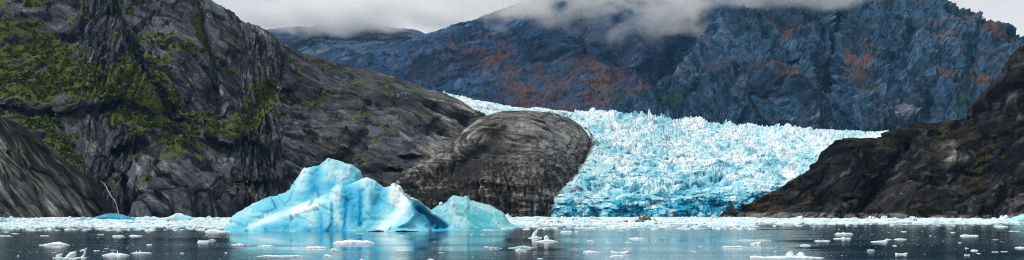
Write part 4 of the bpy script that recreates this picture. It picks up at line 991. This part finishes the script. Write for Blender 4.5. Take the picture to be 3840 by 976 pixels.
# ================================================================== waterfall on the slab's edge
def ribbon(pts, radii, Y):
    pts = np.array(pts, float); n = len(pts); tt = np.linspace(0, n - 1, n * 7)
    px = np.interp(tt, range(n), pts[:, 0]) + perlin(np.stack([tt * 2.3, tt * 0, tt * 0], -1), 5) * 2.0; py = np.interp(tt, range(n), pts[:, 1]); YY = np.interp(tt, range(n), Y)
    C = at(px, py, YY); rr = np.interp(tt, range(n), radii) * YY / F * (1 + .5 * perlin(np.stack([tt * 3.1, tt * 0 + 8, tt * 0], -1), 6))
    an = np.linspace(0, 2 * math.pi, 8)
    V = C[:, None] + np.stack([np.cos(an)[None] * rr[:, None], np.sin(an)[None] * rr[:, None] * .8, 0 * an[None] * rr[:, None]], -1)
    return V.reshape(-1, 3), grid_quads(len(tt), 8)[:, ::-1]
s = NT('white water'); s.bsdf((.6, .63, .66), .5); FALL = s.m
v1, q1 = ribbon([(379, 679), (392, 690), (404, 712), (418, 738), (430, 752), (438, 770), (444, 800), (447, 815)], [.5, .9, 1.2, 1.0, 1.5, 1.2, 1.5, 2.8], [860, 856, 852, 848, 846, 846, 846, 846])
o = mesh_obj('waterfall', v1, q1, FALL); tag(o, 'thin white waterfall running down the edge of the rock slab', 'waterfall')

# ================================================================== bird
def bird():
    s = NT('dark plumage'); s.bsdf(s.ramp(s.noise(s.pos, 9.0), [(.3, (.006, .006, .007)), (.7, (.02, .018, .016))]), .7); m = s.m
    Y = 322.0; c = at(1868.0, 838.0, Y)
    t = np.linspace(0, 1, 14); an = np.linspace(0, 2 * math.pi, 11)
    rr = np.interp(t, [0, .06, .16, .26, .5, .75, .9, 1], [.01, .05, .075, .07, .115, .08, .05, .07])
    fl_ = np.interp(t, [0, .8, 1], [1, .8, .15])
    B = np.stack([np.repeat((t - .5) * .62, 11), (np.sin(an)[None] * rr[:, None]).ravel(), (np.cos(an)[None] * rr[:, None] * fl_[:, None]).ravel()], -1)
    body = mesh_obj('bird', B, grid_quads(14, 11), m)
    body.location = c; body.rotation_euler = (R(8), R(38), R(25))
    tag(body, 'dark bird flying low in front of the teal iceberg', 'bird')
    for sd in (1, -1):
        u = np.linspace(0, 1, 9); V = []
        for k in u:
            ch = np.interp(k, [0, .45, .8, 1], [.20, .22, .15, .03]); y = sd * (.07 + .48 * k); z = .05 + .42 * math.sin(k * 1.5) * .75; x = -.08 + .10 * k * k
            for f_, dz in ((0, 0), (.3, .018), (1, 0), (.3, -.012)): V.append((x + ch * f_, y, z + dz))
        V = np.array(V); i = np.arange(36).reshape(9, 4); q = [[i[a, b], i[a, (b + 1) % 4], i[a + 1, (b + 1) % 4], i[a + 1, b]] for a in range(8) for b in range(4)]
        mesh_obj('wing', V, q, m, parent=body)
bird()

# ================================================================== low clouds and haze
def cloud(px, py, Y, rx, ry, rz, dens, seed, scale=260., soft=.9):
    """a body of mist; rx, ry are half sizes across and up in photo px, rz in metres along the view"""
    s = NT('mist'); k = Y / F
    ob = s.n('ShaderNodeTexCoord').outputs['Object']
    L = s.n('ShaderNodeVectorMath', operation='LENGTH'); s.link(ob, L.inputs[0])
    n = s.noise(s.mapping(s.pos, (1 / scale, 1 / scale, 1.5 / scale)), 1.0, 5, .6, .3)
    f = s.math('ADD', s.math('SUBTRACT', 1.0, L.outputs['Value']), s.math('MULTIPLY', s.math('SUBTRACT', n, .52), 3.0 * soft))
    d = s.math('MULTIPLY', s.rng(f, .12, .75), dens)
    d = s.math('MULTIPLY', d, s.rng(L.outputs['Value'], .75, 1.0, 1, 0))
    v = s.n('ShaderNodeVolumePrincipled'); v.inputs['Color'].default_value = (1, 1, 1, 1); v.inputs['Anisotropy'].default_value = .1
    s.link(d, v.inputs['Density']); s.link(v.outputs[0], s.out.inputs['Volume'])
    nu, nv = 24, 14; th = np.linspace(0, 2 * math.pi, nu); ph = np.linspace(.02, math.pi - .02, nv)
    V = np.stack([np.outer(np.sin(ph), np.cos(th)), np.outer(np.sin(ph), np.sin(th)), np.outer(np.cos(ph), np.ones(nu))], -1).reshape(-1, 3)
    o = mesh_obj('cloud', V, grid_quads(nv, nu)[:, ::-1], s.m); o.location = at(px, py, Y); o.scale = (rx * k, rz, ry * k)
    tag(o, kind='stuff')
if True:
    cloud(1250, 52, 6100, 560, 100, 320, .014, 1, 360, .75)
    cloud(1600, 60, 5600, 330, 80, 240, .009, 2, 300, 1.0)
    cloud(2050, -35, 4200, 640, 115, 280, .007, 3, 260, 1.4)
    cloud(2590, 20, 4120, 290, 165, 200, .0058, 4, 260, 1.4)
    cloud(2330, 110, 4150, 280, 90, 150, .003, 5, 200, 1.6)
    cloud(1900, 50, 4050, 280, 95, 170, .0042, 8, 240, 1.5)
    cloud(3000, -42, 3350, 520, 90, 180, .006, 6, 230, 1.3)
    s = NT('haze'); v = s.n('ShaderNodeVolumePrincipled'); v.inputs['Color'].default_value = (.22, .55, .98, 1); v.inputs['Density'].default_value = .000016; v.inputs['Anisotropy'].default_value = .0
    s.link(v.outputs[0], s.out.inputs['Volume'])
    x0, x1, y0, y1, z0, z1 = -9200, 9200, -700, 9200, -420, 1900
    V = [(x, y, z) for z in (z0, z1) for y in (y0, y1) for x in (x0, x1)]
    o = mesh_obj('haze', V, [(0, 2, 3, 1), (4, 5, 7, 6), (0, 1, 5, 4), (2, 6, 7, 3), (0, 4, 6, 2), (1, 3, 7, 5)], s.m, smooth=False); tag(o, kind='stuff')
